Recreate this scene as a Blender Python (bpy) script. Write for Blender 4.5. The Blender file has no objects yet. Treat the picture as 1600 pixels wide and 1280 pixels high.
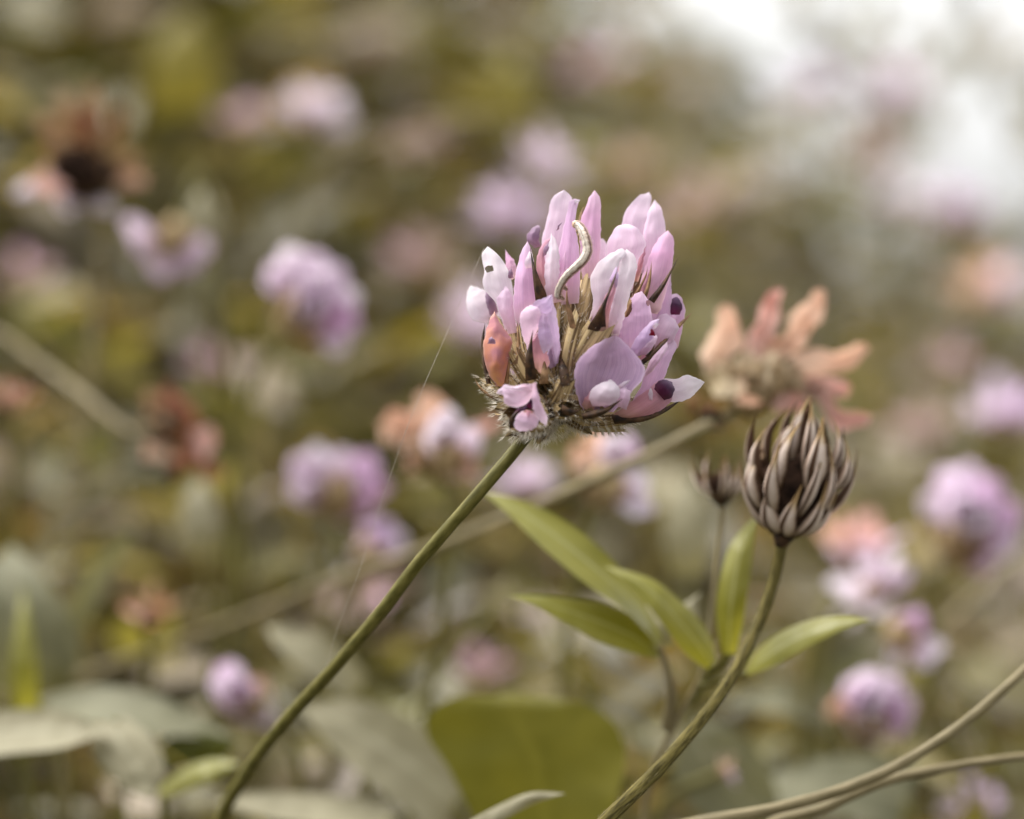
import bpy, math, random
from mathutils import Vector, Matrix, noise

# ------------------------------------------------------------------ camera, sky, sun, exposure
scene = bpy.context.scene
D0 = 0.580                 # metres from lens to the middle of the main flower
K = 0.145 / 1600           # metres in the flower plane for one photograph pixel
ZC = 0.40                  # lens height
SUN_EL, SUN_AZ = 62, -60    # degrees; azimuth measured from straight ahead towards the right

cam_d = bpy.data.cameras.new('camera')
cam = bpy.data.objects.new('camera', cam_d)
scene.collection.objects.link(cam)
scene.camera = cam
cam.location = (0, 0, ZC)
cam.rotation_euler = (math.radians(90), 0, 0)
cam_d.sensor_width = 23.5
cam_d.lens = 23.5 * D0 / 0.145
cam_d.clip_start = 0.01
cam_d.clip_end = 2000
cam_d.dof.use_dof = True
cam_d.dof.focus_distance = D0 - 0.004
cam_d.dof.aperture_fstop = cam_d.lens / 15.5

world = bpy.data.worlds.new('World')
scene.world = world
world.use_nodes = True
wn = world.node_tree.nodes
wl = world.node_tree.links
for n in list(wn):
    wn.remove(n)
w_out = wn.new('ShaderNodeOutputWorld')
w_bg = wn.new('ShaderNodeBackground')
w_sky = wn.new('ShaderNodeTexSky')
w_sky.sky_type = 'NISHITA'
w_sky.sun_disc = False
w_sky.sun_elevation = math.radians(SUN_EL)
w_sky.sun_rotation = math.radians(SUN_AZ)
w_sky.air_density = 1.0
w_sky.dust_density = 4.0
w_hsv = wn.new('ShaderNodeHueSaturation')     # a pale overcast sky
w_hsv.inputs['Saturation'].default_value = 0.04
wl.new(w_sky.outputs[0], w_hsv.inputs['Color'])
wl.new(w_hsv.outputs[0], w_bg.inputs[0])
w_bg.inputs[1].default_value = 0.15
wl.new(w_bg.outputs[0], w_out.inputs[0])

sun_d = bpy.data.lights.new('sun', 'SUN')
sun_d.energy = 1.15
sun_d.angle = math.radians(40)
sun_d.color = (1.0, 0.93, 0.84)
sun = bpy.data.objects.new('sun', sun_d)
scene.collection.objects.link(sun)
_a, _e = math.radians(SUN_AZ), math.radians(SUN_EL)
sun_dir = Vector((math.sin(_a) * math.cos(_e), math.cos(_a) * math.cos(_e), math.sin(_e)))
sun.rotation_euler = (-sun_dir).to_track_quat('-Z', 'Y').to_euler()

vs = scene.view_settings
vs.view_transform = 'Standard'
vs.look = 'None'
vs.gamma = 1.0
vs.use_curve_mapping = False
vs.exposure = 1.33
scene.cycles.use_denoising = True
scene.cycles.use_adaptive_sampling = False
scene.cycles.use_light_tree = False
scene.cycles.max_bounces = 5
scene.cycles.diffuse_bounces = 3
scene.cycles.glossy_bounces = 2
scene.cycles.transmission_bounces = 6

RNG = random.Random(7)

# ------------------------------------------------------------------ helpers
def P(px, py, w=0.0):
    """A photograph pixel at w millimetres in front of the flower plane, as a point in the place."""
    D = D0 - w * 0.001
    f = K * D / D0
    return Vector(((px - 800) * f, D, ZC + (640 - py) * f))

def link(o):
    scene.collection.objects.link(o)
    return o

def mesh_obj(name, verts, faces, mat, parent=None, uvs=None, smooth=True, kind=None, cols=None):
    me = bpy.data.meshes.new(name)
    me.from_pydata([tuple(v) for v in verts], [], faces)
    me.validate()
    if smooth:
        me.polygons.foreach_set('use_smooth', [True] * len(me.polygons))
    if uvs is not None:
        uvl = me.uv_layers.new(name='UVMap')
        li = [0] * len(me.loops)
        me.loops.foreach_get('vertex_index', li)
        flat = []
        for i in li:
            flat.extend(uvs[i])
        uvl.data.foreach_set('uv', flat)
    if cols is not None:
        ca = me.color_attributes.new('leaf_colour', 'FLOAT_COLOR', 'POINT')
        flat = []
        for c in cols:
            flat.extend((c[0], c[1], c[2], 1.0))
        ca.data.foreach_set('color', flat)
    if mat:
        me.materials.append(mat)
    o = bpy.data.objects.new(name, me)
    link(o)
    if parent is not None:
        o.parent = parent
        o.matrix_parent_inverse = INV.get(parent.name, Matrix())
    if kind:
        o['kind'] = kind
    return o

INV = {}
def thing(name, label, cat, loc, group=None):
    o = bpy.data.objects.new(name, None)
    o.empty_display_size = 0.005
    link(o)
    o.location = loc
    o['label'] = label
    o['category'] = cat
    if group:
        o['group'] = group
    INV[o.name] = Matrix.Translation(-Vector(loc))
    return o

def tag(o, label, cat, group=None):
    o['label'] = label
    o['category'] = cat
    if group:
        o['group'] = group
    return o

def catmull(pts, n):
    """n+1 evenly spread points on a smooth curve through pts."""
    pts = [Vector(p) for p in pts]
    if len(pts) == 2:
        return [pts[0].lerp(pts[1], i / n) for i in range(n + 1)]
    q = [pts[0] * 2 - pts[1]] + pts + [pts[-1] * 2 - pts[-2]]
    dense = []
    for i in range(len(pts) - 1):
        p0, p1, p2, p3 = q[i:i + 4]
        t1 = max(1e-9, (p1 - p0).length ** 0.5)
        t2 = t1 + max(1e-9, (p2 - p1).length ** 0.5)
        t3 = t2 + max(1e-9, (p3 - p2).length ** 0.5)
        for k in range(12):
            t = t1 + (t2 - t1) * k / 12
            a1 = p0 * ((t1 - t) / t1) + p1 * (t / t1)
            a2 = p1 * ((t2 - t) / (t2 - t1)) + p2 * ((t - t1) / (t2 - t1))
            a3 = p2 * ((t3 - t) / (t3 - t2)) + p3 * ((t - t2) / (t3 - t2))
            b1 = a1 * ((t2 - t) / t2) + a2 * (t / t2)
            b2 = a2 * ((t3 - t) / (t3 - t1)) + a3 * ((t - t1) / (t3 - t1))
            dense.append(b1 * ((t2 - t) / (t2 - t1)) + b2 * ((t - t1) / (t2 - t1)))
    dense.append(pts[-1].copy())
    acc = [0.0]
    for i in range(1, len(dense)):
        acc.append(acc[-1] + (dense[i] - dense[i - 1]).length)
    out, j = [], 0
    for i in range(n + 1):
        s = acc[-1] * i / n
        while j < len(acc) - 2 and acc[j + 1] < s:
            j += 1
        seg = acc[j + 1] - acc[j]
        out.append(dense[j].lerp(dense[j + 1], (s - acc[j]) / seg if seg > 1e-12 else 0))
    return out

def tube(name, pts, radii, mat, parent=None, n=None, sides=10, ridge=0.0, nridge=5, cap=True, bump=0.0, kind=None):
    """A tapering round stem through world points; radii in metres."""
    n = n or max(6, 6 * (len(pts) - 1))
    c = catmull(pts, n)
    rr = catmull([(i, r * 1000, 0) for i, r in enumerate(radii)], n) if len(radii) > 2 else None
    verts, faces, uvs = [], [], []
    up = Vector((0.13, 0.97, 0.2))
    acc = 0
    for i in range(n + 1):
        t = (c[min(i + 1, n)] - c[max(i - 1, 0)]).normalized()
        a = t.cross(up).normalized()
        b = t.cross(a).normalized()
        if i:
            acc += (c[i] - c[i - 1]).length
        if len(radii) == 2:
            r = radii[0] + (radii[1] - radii[0]) * i / n
        else:
            x = i / n * (len(radii) - 1)
            k = min(int(x), len(radii) - 2)
            r = radii[k] + (radii[k + 1] - radii[k]) * (x - k)
        for j in range(sides):
            th = 2 * math.pi * j / sides
            q = r * (1 + ridge * math.cos(nridge * th))
            if bump:
                q *= 1 + bump * noise.noise(c[i] * 900 + Vector((j * 3.1, 0, 0)))
            verts.append(c[i] + (a * math.cos(th) + b * math.sin(th)) * q)
            uvs.append((j / sides, acc * 100))
    for i in range(n):
        for j in range(sides):
            k = (j + 1) % sides
            faces.append((i * sides + j, i * sides + k, (i + 1) * sides + k, (i + 1) * sides + j))
    if cap:
        faces.append(tuple(range(sides))[::-1])
        faces.append(tuple(n * sides + j for j in range(sides)))
    return mesh_obj(name, verts, faces, mat, parent, uvs, kind=kind)

def blade(name, L, R, tip, w, mat, parent, bulge=0.6, fold=0.0, wl=0.0, wr=0.0, nu=14, nv=22, wav=0.2, holes=(), curl=0.0, seed=None):
    """A petal or leaf: a cupped sheet between its two margins.  L and R run from base to tip (photograph
    pixels), w = depth (mm) at base, middle and tip, bulge/fold = how far its middle stands forward (mm)."""
    seed = RNG.random() * 100 if seed is None else seed
    Lc = catmull([(a, b, 0) for a, b in list(L) + [tip]], nv)
    Rc = catmull([(a, b, 0) for a, b in list(R) + [tip]], nv)
    if 'petal' in name and holes == ():
        for side, row in ((1, Lc), (2, Rc)):
            for i in range(1, nv):
                p = row[i]
                row[i] = p + Vector((noise.noise(Vector((p.x * .16, p.y * .16, seed + side))), noise.noise(Vector((p.y * .16, p.x * .16, seed - side))), 0)) * 2.0
    if name in ('banner_petal', 'wing_petal'):
        bulge *= 0.72
    verts, uvs, pix = [], [], []
    wb, wm, wt = w
    for i in range(nv + 1):
        t = i / nv
        base_w = wb * (1 - t) * (1 - 2 * t) + wm * 4 * t * (1 - t) + wt * t * (2 * t - 1)
        env = max(0.0, math.sin(math.pi * min(1, 0.12 + 0.88 * t) ** 0.8)) ** 0.7
        env = max(env, 0)
        for j in range(nu + 1):
            s = -1 + 2 * j / nu
            p = Lc[i].lerp(Rc[i], j / nu)
            d = base_w + bulge * env * (1 - s * s) + fold * env * (1 - abs(s)) + (wl * (1 - s) + wr * (1 + s)) * 0.5 * env
            d += curl * env * s ** 4
            d += wav * 2.2 * noise.noise(Vector((p.x * 0.045 + seed, p.y * 0.045, seed * 1.7))) * (0.3 + t)
            if 'petal' in name:      # shallow lengthwise pleats
                d += 0.15 * env * math.sin(s * 7 + seed) * (0.4 + 0.6 * noise.noise(Vector((s * 3, t * 2, seed))))
            d += wav * 0.8 * noise.noise(Vector((p.x * 0.14 + seed, p.y * 0.14, seed * 0.3)))
            verts.append(P(p.x, p.y, d))
            uvs.append((j / nu, t))
            pix.append((p.x, p.y))
    faces = []
    for i in range(nv):
        for j in range(nu):
            a = i * (nu + 1) + j
            q = (a, a + 1, a + nu + 2, a + nu + 1)
            cx = sum(pix[k][0] for k in q) / 4
            cy = sum(pix[k][1] for k in q) / 4
            if any(((cx - hx) / rx) ** 2 + ((cy - hy) / ry) ** 2 < 1 for hx, hy, rx, ry in holes):
                continue
            faces.append(q)
    used = {k for q in faces for k in q}
    for hx, hy, rx, ry in holes:
        for k in used:
            x, y = pix[k]
            e = math.hypot((x - hx) / rx, (y - hy) / ry)
            if 0.3 < e < 1:
                g = (1 / e) * (1 + 0.05 * noise.noise(Vector((x * .5, y * .5, seed))))
                i = k // (nu + 1)
                t = i / nv
                d = (D0 - verts[k].y) * 1000
                verts[k] = P(hx + (x - hx) * g, hy + (y - hy) * g, d)
    return mesh_obj(name, verts, faces, mat, parent, uvs)

def ellipsoid(name, centre, axes, mat, parent, seg=14, rings=9, rough=0.0, tz=None):
    verts, faces, uvs = [], [], []
    ax = [Vector(a) for a in axes]
    for i in range(rings + 1):
        ph = math.pi * i / rings
        for j in range(seg):
            th = 2 * math.pi * j / seg
            q = 1 + rough * noise.noise(Vector((i * 1.3, math.cos(th) * 2.2, math.sin(th) * 2.2)))
            verts.append(Vector(centre) + (ax[0] * math.sin(ph) * math.cos(th) + ax[1] * math.sin(ph) * math.sin(th) + ax[2] * math.cos(ph)) * q)
            uvs.append((j / seg, i / rings))
    for i in range(rings):
        for j in range(seg):
            k = (j + 1) % seg
            faces.append((i * seg + j, i * seg + k, (i + 1) * seg + k, (i + 1) * seg + j))
    return mesh_obj(name, verts, faces, mat, parent, uvs)

def hair_mesh(name, roots, mat, parent, width=0.000032):
    """roots: (point, direction, length).  Each hair is a thin bent blade that tapers to a point."""
    verts, faces = [], []
    for p, d, ln in roots:
        d = d.normalized()
        side = d.cross(Vector((RNG.uniform(-1, 1), RNG.uniform(-1, 1), RNG.uniform(-1, 1)))).normalized()
        bend = Vector((RNG.uniform(-1, 1), RNG.uniform(-1, 1), RNG.uniform(-1, 1))) * 0.22 * ln
        m = p + d * ln * 0.5 + bend * 0.3
        e = p + d * ln + bend
        k = len(verts)
        verts += [p - side * width, p + side * width, m - side * width * .7, m + side * width * .7, e]
        faces += [(k, k + 1, k + 3, k + 2), (k + 2, k + 3, k + 4)]
    return mesh_obj(name, verts, faces, mat, parent, smooth=False, kind='stuff')

# ------------------------------------------------------------------ materials
def new_mat(name):
    m = bpy.data.materials.new(name)
    m.use_nodes = True
    nt = m.node_tree
    for n in list(nt.nodes):
        nt.nodes.remove(n)
    return m, nt.nodes, nt.links

def ramp_node(N, stops):
    r = N.new('ShaderNodeValToRGB')
    e = r.color_ramp.elements
    e[0].position, e[0].color = stops[0][0], (*stops[0][1], 1)
    e[1].position, e[1].color = stops[-1][0], (*stops[-1][1], 1)
    for p, c in stops[1:-1]:
        x = e.new(p)
        x.color = (*c, 1)
    return r

def mix_col(N, Lk, fac, a, b, mode='MIX'):
    m = N.new('ShaderNodeMix')
    m.data_type = 'RGBA'
    m.blend_type = mode
    for s, v in ((m.inputs[0], fac), (m.inputs[6], a), (m.inputs[7], b)):
        if hasattr(v, 'is_linked'):
            Lk.new(v, s)
        elif isinstance(v, (int, float)):
            s.default_value = v
        else:
            s.default_value = (*v, 1)
    return m.outputs[2]

def petal_mat(name, stops, vein, vein_amt=0.35, transl=0.42, blotch=None, rough=0.88, across=46):
    m, N, Lk = new_mat(name)
    uv = N.new('ShaderNodeUVMap')
    sep = N.new('ShaderNodeSeparateXYZ')
    Lk.new(uv.outputs[0], sep.inputs[0])
    rp = ramp_node(N, stops)
    Lk.new(sep.outputs[1], rp.inputs[0])
    mp = N.new('ShaderNodeMapping')
    mp.inputs['Scale'].default_value = (across, 1.3, 1)
    Lk.new(uv.outputs[0], mp.inputs[0])
    nz = N.new('ShaderNodeTexNoise')
    nz.inputs['Scale'].default_value = 1.0
    nz.inputs['Detail'].default_value = 3
    Lk.new(mp.outputs[0], nz.inputs['Vector'])
    vr = ramp_node(N, [(0.42, (0, 0, 0)), (0.72, (1, 1, 1))])
    Lk.new(nz.outputs[0], vr.inputs[0])
    vf = N.new('ShaderNodeMath'); vf.operation = 'MULTIPLY'
    Lk.new(vr.outputs[0], vf.inputs[0]); vf.inputs[1].default_value = vein_amt
    col = mix_col(N, Lk, vf.outputs[0], rp.outputs[0], vein)
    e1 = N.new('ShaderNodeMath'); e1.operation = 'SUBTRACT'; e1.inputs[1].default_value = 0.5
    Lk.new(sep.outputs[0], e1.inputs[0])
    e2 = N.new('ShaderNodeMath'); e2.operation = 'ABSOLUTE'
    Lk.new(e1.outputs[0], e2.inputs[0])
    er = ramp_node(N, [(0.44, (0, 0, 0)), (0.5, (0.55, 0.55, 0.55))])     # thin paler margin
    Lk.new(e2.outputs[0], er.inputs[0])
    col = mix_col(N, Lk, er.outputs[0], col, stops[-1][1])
    tc = N.new('ShaderNodeTexCoord')
    n2 = N.new('ShaderNodeTexNoise')
    n2.inputs['Scale'].default_value = 260
    n2.inputs['Detail'].default_value = 2
    Lk.new(tc.outputs['Object'], n2.inputs['Vector'])
    if blotch:
        br = ramp_node(N, [(0.44, (0, 0, 0)), (0.62, (1, 1, 1))])
        Lk.new(n2.outputs[0], br.inputs[0])
        col = mix_col(N, Lk, br.outputs[0], col, blotch)
    else:
        br = ramp_node(N, [(0.3, (0.88, 0.88, 0.90)), (0.7, (1.06, 1.06, 1.05))])
        Lk.new(n2.outputs[0], br.inputs[0])
        col = mix_col(N, Lk, 1.0, col, br.outputs[0], 'MULTIPLY')
    pb = N.new('ShaderNodeBsdfPrincipled')
    pb.inputs['Roughness'].default_value = rough
    pb.inputs['Specular IOR Level'].default_value = 0.08
    pb.inputs['Sheen Weight'].default_value = 0.1
    Lk.new(col, pb.inputs['Base Color'])
    bp = N.new('ShaderNodeBump')
    bp.inputs['Strength'].default_value = 0.45
    bp.inputs['Distance'].default_value = 0.0002
    Lk.new(nz.outputs[0], bp.inputs['Height'])
    Lk.new(bp.outputs[0], pb.inputs['Normal'])
    tr = N.new('ShaderNodeBsdfTranslucent')
    Lk.new(col, tr.inputs[0])
    mx = N.new('ShaderNodeMixShader')
    mx.inputs[0].default_value = transl
    Lk.new(pb.outputs[0], mx.inputs[1]); Lk.new(tr.outputs[0], mx.inputs[2])
    out = N.new('ShaderNodeOutputMaterial')
    Lk.new(mx.outputs[0], out.inputs[0])
    return m

def skin_mat(name, a, b, scale=300, rough=0.65, streak=None, stops=(0.35, 0.65), spec=0.3):
    """Plain plant skin: two colours mottled by noise; streak=(u scale, v scale) runs the mottle along the UV."""
    m, N, Lk = new_mat(name)
    nz = N.new('ShaderNodeTexNoise')
    nz.inputs['Detail'].default_value = 4
    if streak:
        uv = N.new('ShaderNodeUVMap')
        mp = N.new('ShaderNodeMapping')
        mp.inputs['Scale'].default_value = (streak[0], streak[1], 1)
        Lk.new(uv.outputs[0], mp.inputs[0]); Lk.new(mp.outputs[0], nz.inputs['Vector'])
        nz.inputs['Scale'].default_value = 1
    else:
        tc = N.new('ShaderNodeTexCoord')
        Lk.new(tc.outputs['Object'], nz.inputs['Vector'])
        nz.inputs['Scale'].default_value = scale
    rp = ramp_node(N, [(stops[0], a), (stops[1], b)])
    Lk.new(nz.outputs[0], rp.inputs[0])
    pb = N.new('ShaderNodeBsdfPrincipled')
    pb.inputs['Roughness'].default_value = rough
    pb.inputs['Specular IOR Level'].default_value = spec
    Lk.new(rp.outputs[0], pb.inputs['Base Color'])
    bp = N.new('ShaderNodeBump')
    bp.inputs['Strength'].default_value = 0.5
    bp.inputs['Distance'].default_value = 0.0002
    Lk.new(nz.outputs[0], bp.inputs['Height']); Lk.new(bp.outputs[0], pb.inputs['Normal'])
    out = N.new('ShaderNodeOutputMaterial')
    Lk.new(pb.outputs[0], out.inputs[0])
    return m

def leaf_mat(name, a, b, vein, transl=0.4, spec=0.35, rough=0.5, attr=False):
    m, N, Lk = new_mat(name)
    tc = N.new('ShaderNodeTexCoord')
    nz = N.new('ShaderNodeTexNoise')
    nz.inputs['Scale'].default_value = 120
    nz.inputs['Detail'].default_value = 3
    Lk.new(tc.outputs['Object'], nz.inputs['Vector'])
    if attr:
        at = N.new('ShaderNodeVertexColor')
        at.layer_name = 'leaf_colour'
        rp = ramp_node(N, [(0.3, (0.8, 0.8, 0.8)), (0.7, (1.2, 1.2, 1.15))])
        Lk.new(nz.outputs[0], rp.inputs[0])
        col = mix_col(N, Lk, 1.0, at.outputs[0], rp.outputs[0], 'MULTIPLY')
    else:
        rp = ramp_node(N, [(0.3, a), (0.7, b)])
        Lk.new(nz.outputs[0], rp.inputs[0])
        uv = N.new('ShaderNodeUVMap')
        sep = N.new('ShaderNodeSeparateXYZ')
        Lk.new(uv.outputs[0], sep.inputs[0])
        s1 = N.new('ShaderNodeMath'); s1.operation = 'SUBTRACT'; s1.inputs[1].default_value = 0.5
        Lk.new(sep.outputs[0], s1.inputs[0])
        s2 = N.new('ShaderNodeMath'); s2.operation = 'ABSOLUTE'
        Lk.new(s1.outputs[0], s2.inputs[0])
        vr = ramp_node(N, [(0.0, (1, 1, 1)), (0.05, (0, 0, 0))])
        Lk.new(s2.outputs[0], vr.inputs[0])
        col = mix_col(N, Lk, vr.outputs[0], rp.outputs[0], vein)
    pb = N.new('ShaderNodeBsdfPrincipled')
    pb.inputs['Roughness'].default_value = rough
    pb.inputs['Specular IOR Level'].default_value = spec
    Lk.new(col, pb.inputs['Base Color'])
    tr = N.new('ShaderNodeBsdfTranslucent')
    tcol = mix_col(N, Lk, 1.0, col, (1.25, 1.15, 0.45), 'MULTIPLY')
    Lk.new(tcol, tr.inputs[0])
    mx = N.new('ShaderNodeMixShader')
    mx.inputs[0].default_value = transl
    Lk.new(pb.outputs[0], mx.inputs[1]); Lk.new(tr.outputs[0], mx.inputs[2])
    out = N.new('ShaderNodeOutputMaterial')
    Lk.new(mx.outputs[0], out.inputs[0])
    return m

M = {}
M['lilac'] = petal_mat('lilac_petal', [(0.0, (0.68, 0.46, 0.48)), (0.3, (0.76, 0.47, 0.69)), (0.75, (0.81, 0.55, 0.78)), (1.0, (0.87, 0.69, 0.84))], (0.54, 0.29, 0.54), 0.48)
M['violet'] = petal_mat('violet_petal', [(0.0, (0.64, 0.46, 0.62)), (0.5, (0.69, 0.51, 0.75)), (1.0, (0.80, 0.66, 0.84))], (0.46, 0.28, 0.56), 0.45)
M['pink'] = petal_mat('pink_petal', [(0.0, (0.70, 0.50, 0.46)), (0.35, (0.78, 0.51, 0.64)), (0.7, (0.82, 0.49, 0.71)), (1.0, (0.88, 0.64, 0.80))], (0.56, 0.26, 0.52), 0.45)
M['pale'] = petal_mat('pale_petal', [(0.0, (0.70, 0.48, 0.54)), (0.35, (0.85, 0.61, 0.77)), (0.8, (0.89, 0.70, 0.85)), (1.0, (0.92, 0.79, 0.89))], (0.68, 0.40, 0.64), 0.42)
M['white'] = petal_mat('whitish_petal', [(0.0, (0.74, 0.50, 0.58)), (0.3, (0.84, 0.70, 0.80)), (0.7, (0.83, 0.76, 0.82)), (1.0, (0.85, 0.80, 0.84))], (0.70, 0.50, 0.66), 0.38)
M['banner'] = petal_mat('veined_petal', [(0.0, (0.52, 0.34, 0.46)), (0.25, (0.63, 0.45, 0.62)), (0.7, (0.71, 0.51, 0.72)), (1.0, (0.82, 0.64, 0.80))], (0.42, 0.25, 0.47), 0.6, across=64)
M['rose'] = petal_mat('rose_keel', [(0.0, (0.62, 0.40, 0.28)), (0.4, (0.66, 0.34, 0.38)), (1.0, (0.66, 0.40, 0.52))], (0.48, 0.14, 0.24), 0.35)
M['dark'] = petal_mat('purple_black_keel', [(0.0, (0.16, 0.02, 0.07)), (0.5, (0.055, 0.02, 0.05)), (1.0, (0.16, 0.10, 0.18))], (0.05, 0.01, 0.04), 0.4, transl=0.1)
M['mauve'] = petal_mat('mauve_keel_or_shade', [(0.0, (0.40, 0.22, 0.30)), (0.5, (0.26, 0.16, 0.25)), (1.0, (0.50, 0.38, 0.48))], (0.2, 0.1, 0.18), 0.4, transl=0.2)  # keel colour, also used for pieces that paint shade between petals
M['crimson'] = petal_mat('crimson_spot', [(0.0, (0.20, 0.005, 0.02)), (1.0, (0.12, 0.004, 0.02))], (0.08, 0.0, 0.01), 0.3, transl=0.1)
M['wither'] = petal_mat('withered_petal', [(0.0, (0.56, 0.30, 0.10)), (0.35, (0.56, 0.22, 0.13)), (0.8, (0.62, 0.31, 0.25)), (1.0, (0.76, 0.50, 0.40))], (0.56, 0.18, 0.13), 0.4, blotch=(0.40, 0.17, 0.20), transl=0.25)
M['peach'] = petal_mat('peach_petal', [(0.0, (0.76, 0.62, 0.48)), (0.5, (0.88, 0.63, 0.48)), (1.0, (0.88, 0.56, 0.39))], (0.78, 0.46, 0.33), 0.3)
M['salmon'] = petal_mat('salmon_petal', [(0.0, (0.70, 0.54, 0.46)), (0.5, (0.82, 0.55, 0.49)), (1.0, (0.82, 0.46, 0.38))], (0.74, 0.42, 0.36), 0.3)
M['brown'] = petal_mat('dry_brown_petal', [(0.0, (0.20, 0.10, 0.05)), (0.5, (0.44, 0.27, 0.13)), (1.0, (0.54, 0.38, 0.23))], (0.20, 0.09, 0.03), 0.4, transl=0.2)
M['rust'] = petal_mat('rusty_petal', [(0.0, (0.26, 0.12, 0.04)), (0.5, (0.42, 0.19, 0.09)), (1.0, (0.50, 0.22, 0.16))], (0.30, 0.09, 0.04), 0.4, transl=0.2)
M['sepal'] = skin_mat('dark_sepal', (0.014, 0.008, 0.005), (0.085, 0.042, 0.018), scale=900, rough=0.7)
M['sepal_tan'] = skin_mat('brown_sepal', (0.10, 0.055, 0.022), (0.34, 0.20, 0.10), scale=700, rough=0.7)
M['calyx'] = skin_mat('calyx_skin', (0.105, 0.062, 0.024), (0.52, 0.39, 0.20), streak=(15, 0.6), rough=0.7, stops=(0.40, 0.54))
M['core'] = skin_mat('receptacle_skin', (0.012, 0.009, 0.006), (0.07, 0.045, 0.02), scale=700)
M['hair'] = skin_mat('downy_hair', (0.78, 0.70, 0.58), (0.90, 0.85, 0.77), scale=300, rough=0.5)
M['stem_hair'] = skin_mat('olive_hair', (0.13, 0.105, 0.035), (0.25, 0.21, 0.09), scale=300)
M['stem'] = skin_mat('olive_stem', (0.078, 0.070, 0.012), (0.165, 0.145, 0.036), streak=(7, 3.0), rough=0.55, spec=0.25)
M['stem_rough'] = skin_mat('hairy_olive_stem', (0.042, 0.034, 0.008), (0.17, 0.138, 0.040), streak=(14, 2.5), rough=0.7, spec=0.1)
M['stem_dry'] = skin_mat('straw_stem', (0.15, 0.12, 0.056), (0.27, 0.22, 0.118), streak=(5, 2.0), rough=0.6)
M['pod'] = skin_mat('grey_pod', (0.09, 0.05, 0.026), (0.66, 0.55, 0.48), streak=(6.5, 1.2), rough=0.6, stops=(0.38, 0.52))
def pod_mat():
    m, N, Lk = new_mat('dry_pod')
    uv = N.new('ShaderNodeUVMap'); sep = N.new('ShaderNodeSeparateXYZ')
    Lk.new(uv.outputs[0], sep.inputs[0])
    nz = N.new('ShaderNodeTexNoise'); nz.inputs['Scale'].default_value = 420; nz.inputs['Detail'].default_value = 4
    tc = N.new('ShaderNodeTexCoord'); Lk.new(tc.outputs['Object'], nz.inputs['Vector'])
    ad = N.new('ShaderNodeMath'); ad.operation = 'MULTIPLY_ADD'; ad.inputs[1].default_value = 0.16
    Lk.new(nz.outputs[0], ad.inputs[0]); Lk.new(sep.outputs[0], ad.inputs[2])
    ru = ramp_node(N, [(0.05, (0.46, 0.37, 0.31)), (0.14, (0.66, 0.57, 0.51)), (0.24, (0.44, 0.34, 0.27)), (0.30, (0.09, 0.05, 0.03)), (0.80, (0.07, 0.04, 0.026)), (0.88, (0.50, 0.38, 0.30)), (0.97, (0.74, 0.64, 0.58)), (1.08, (0.46, 0.37, 0.31))])
    Lk.new(ad.outputs[0], ru.inputs[0])
    rv = ramp_node(N, [(0.0, (0.42, 0.34, 0.22)), (0.25, (0.95, 0.92, 0.90)), (0.62, (1.0, 0.98, 0.96)), (0.78, (0.72, 0.60, 0.34)), (1.0, (0.52, 0.38, 0.18))])
    Lk.new(sep.outputs[1], rv.inputs[0])
    col = mix_col(N, Lk, 1.0, ru.outputs[0], rv.outputs[0], 'MULTIPLY')
    pb = N.new('ShaderNodeBsdfPrincipled'); pb.inputs['Roughness'].default_value = 0.75; pb.inputs['Specular IOR Level'].default_value = 0.1
    Lk.new(col, pb.inputs['Base Color'])
    out = N.new('ShaderNodeOutputMaterial'); Lk.new(pb.outputs[0], out.inputs[0])
    return m
M['pod'] = pod_mat()
M['pod_dark'] = skin_mat('seed_head_core', (0.010, 0.007, 0.006), (0.045, 0.026, 0.018), scale=500, spec=0.0)
M['leaf'] = leaf_mat('fresh_leaf', (0.205, 0.20, 0.030), (0.29, 0.28, 0.06), (0.36, 0.36, 0.17), transl=0.42, spec=0.4, rough=0.42)
M['leaf_pale'] = leaf_mat('pale_leaf', (0.22, 0.20, 0.125), (0.31, 0.285, 0.19), (0.35, 0.33, 0.23), transl=0.25, spec=0.25, rough=0.65)
M['leaf_grey'] = leaf_mat('grey_green_leaf', (0.14, 0.138, 0.085), (0.21, 0.205, 0.13), (0.25, 0.24, 0.16), transl=0.25, spec=0.15, rough=0.6)
M['leaf_olive'] = leaf_mat('olive_leaf', (0.125, 0.117, 0.007), (0.165, 0.150, 0.011), (0.17, 0.155, 0.014), transl=0.45, spec=0.2)
M['leaf_dark'] = leaf_mat('deep_green_leaf', (0.055, 0.065, 0.006), (0.09, 0.095, 0.010), (0.12, 0.13, 0.03), transl=0.35)
M['leaf_gold'] = leaf_mat('yellowing_leaf', (0.20, 0.165, 0.02), (0.27, 0.23, 0.04), (0.3, 0.26, 0.08), transl=0.4)
M['cover'] = leaf_mat('ground_cover_leaves', None, None, None, transl=0.35, spec=0.45, attr=True)
M['worm'] = None

# ------------------------------------------------------------------ the hillside
def ground_h(x, y):
    t = max(0.0, min(1.0, (y - 0.65) / 0.95))
    t = t * t * (3 - 2 * t)
    xx = 0.45 * math.tanh(x / 0.45)
    h = -0.165 + 0.26 * (y - 0.7) if y < 1.65 else 0.082
    if y < 0:
        h = -0.347 + 0.06 * math.tanh(y)
    h += -0.95 * xx * t - 0.015 * t
    if y > 1.65:
        s = min(1.0, (y - 1.65) / 6.0)
        h = h * (1 - s) + -1.2 * s
    h += 0.012 * noise.noise(Vector((x * 9, y * 9, 0))) + 0.03 * noise.noise(Vector((x * 1.7, y * 1.7, 4)))
    return ZC + h

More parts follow.
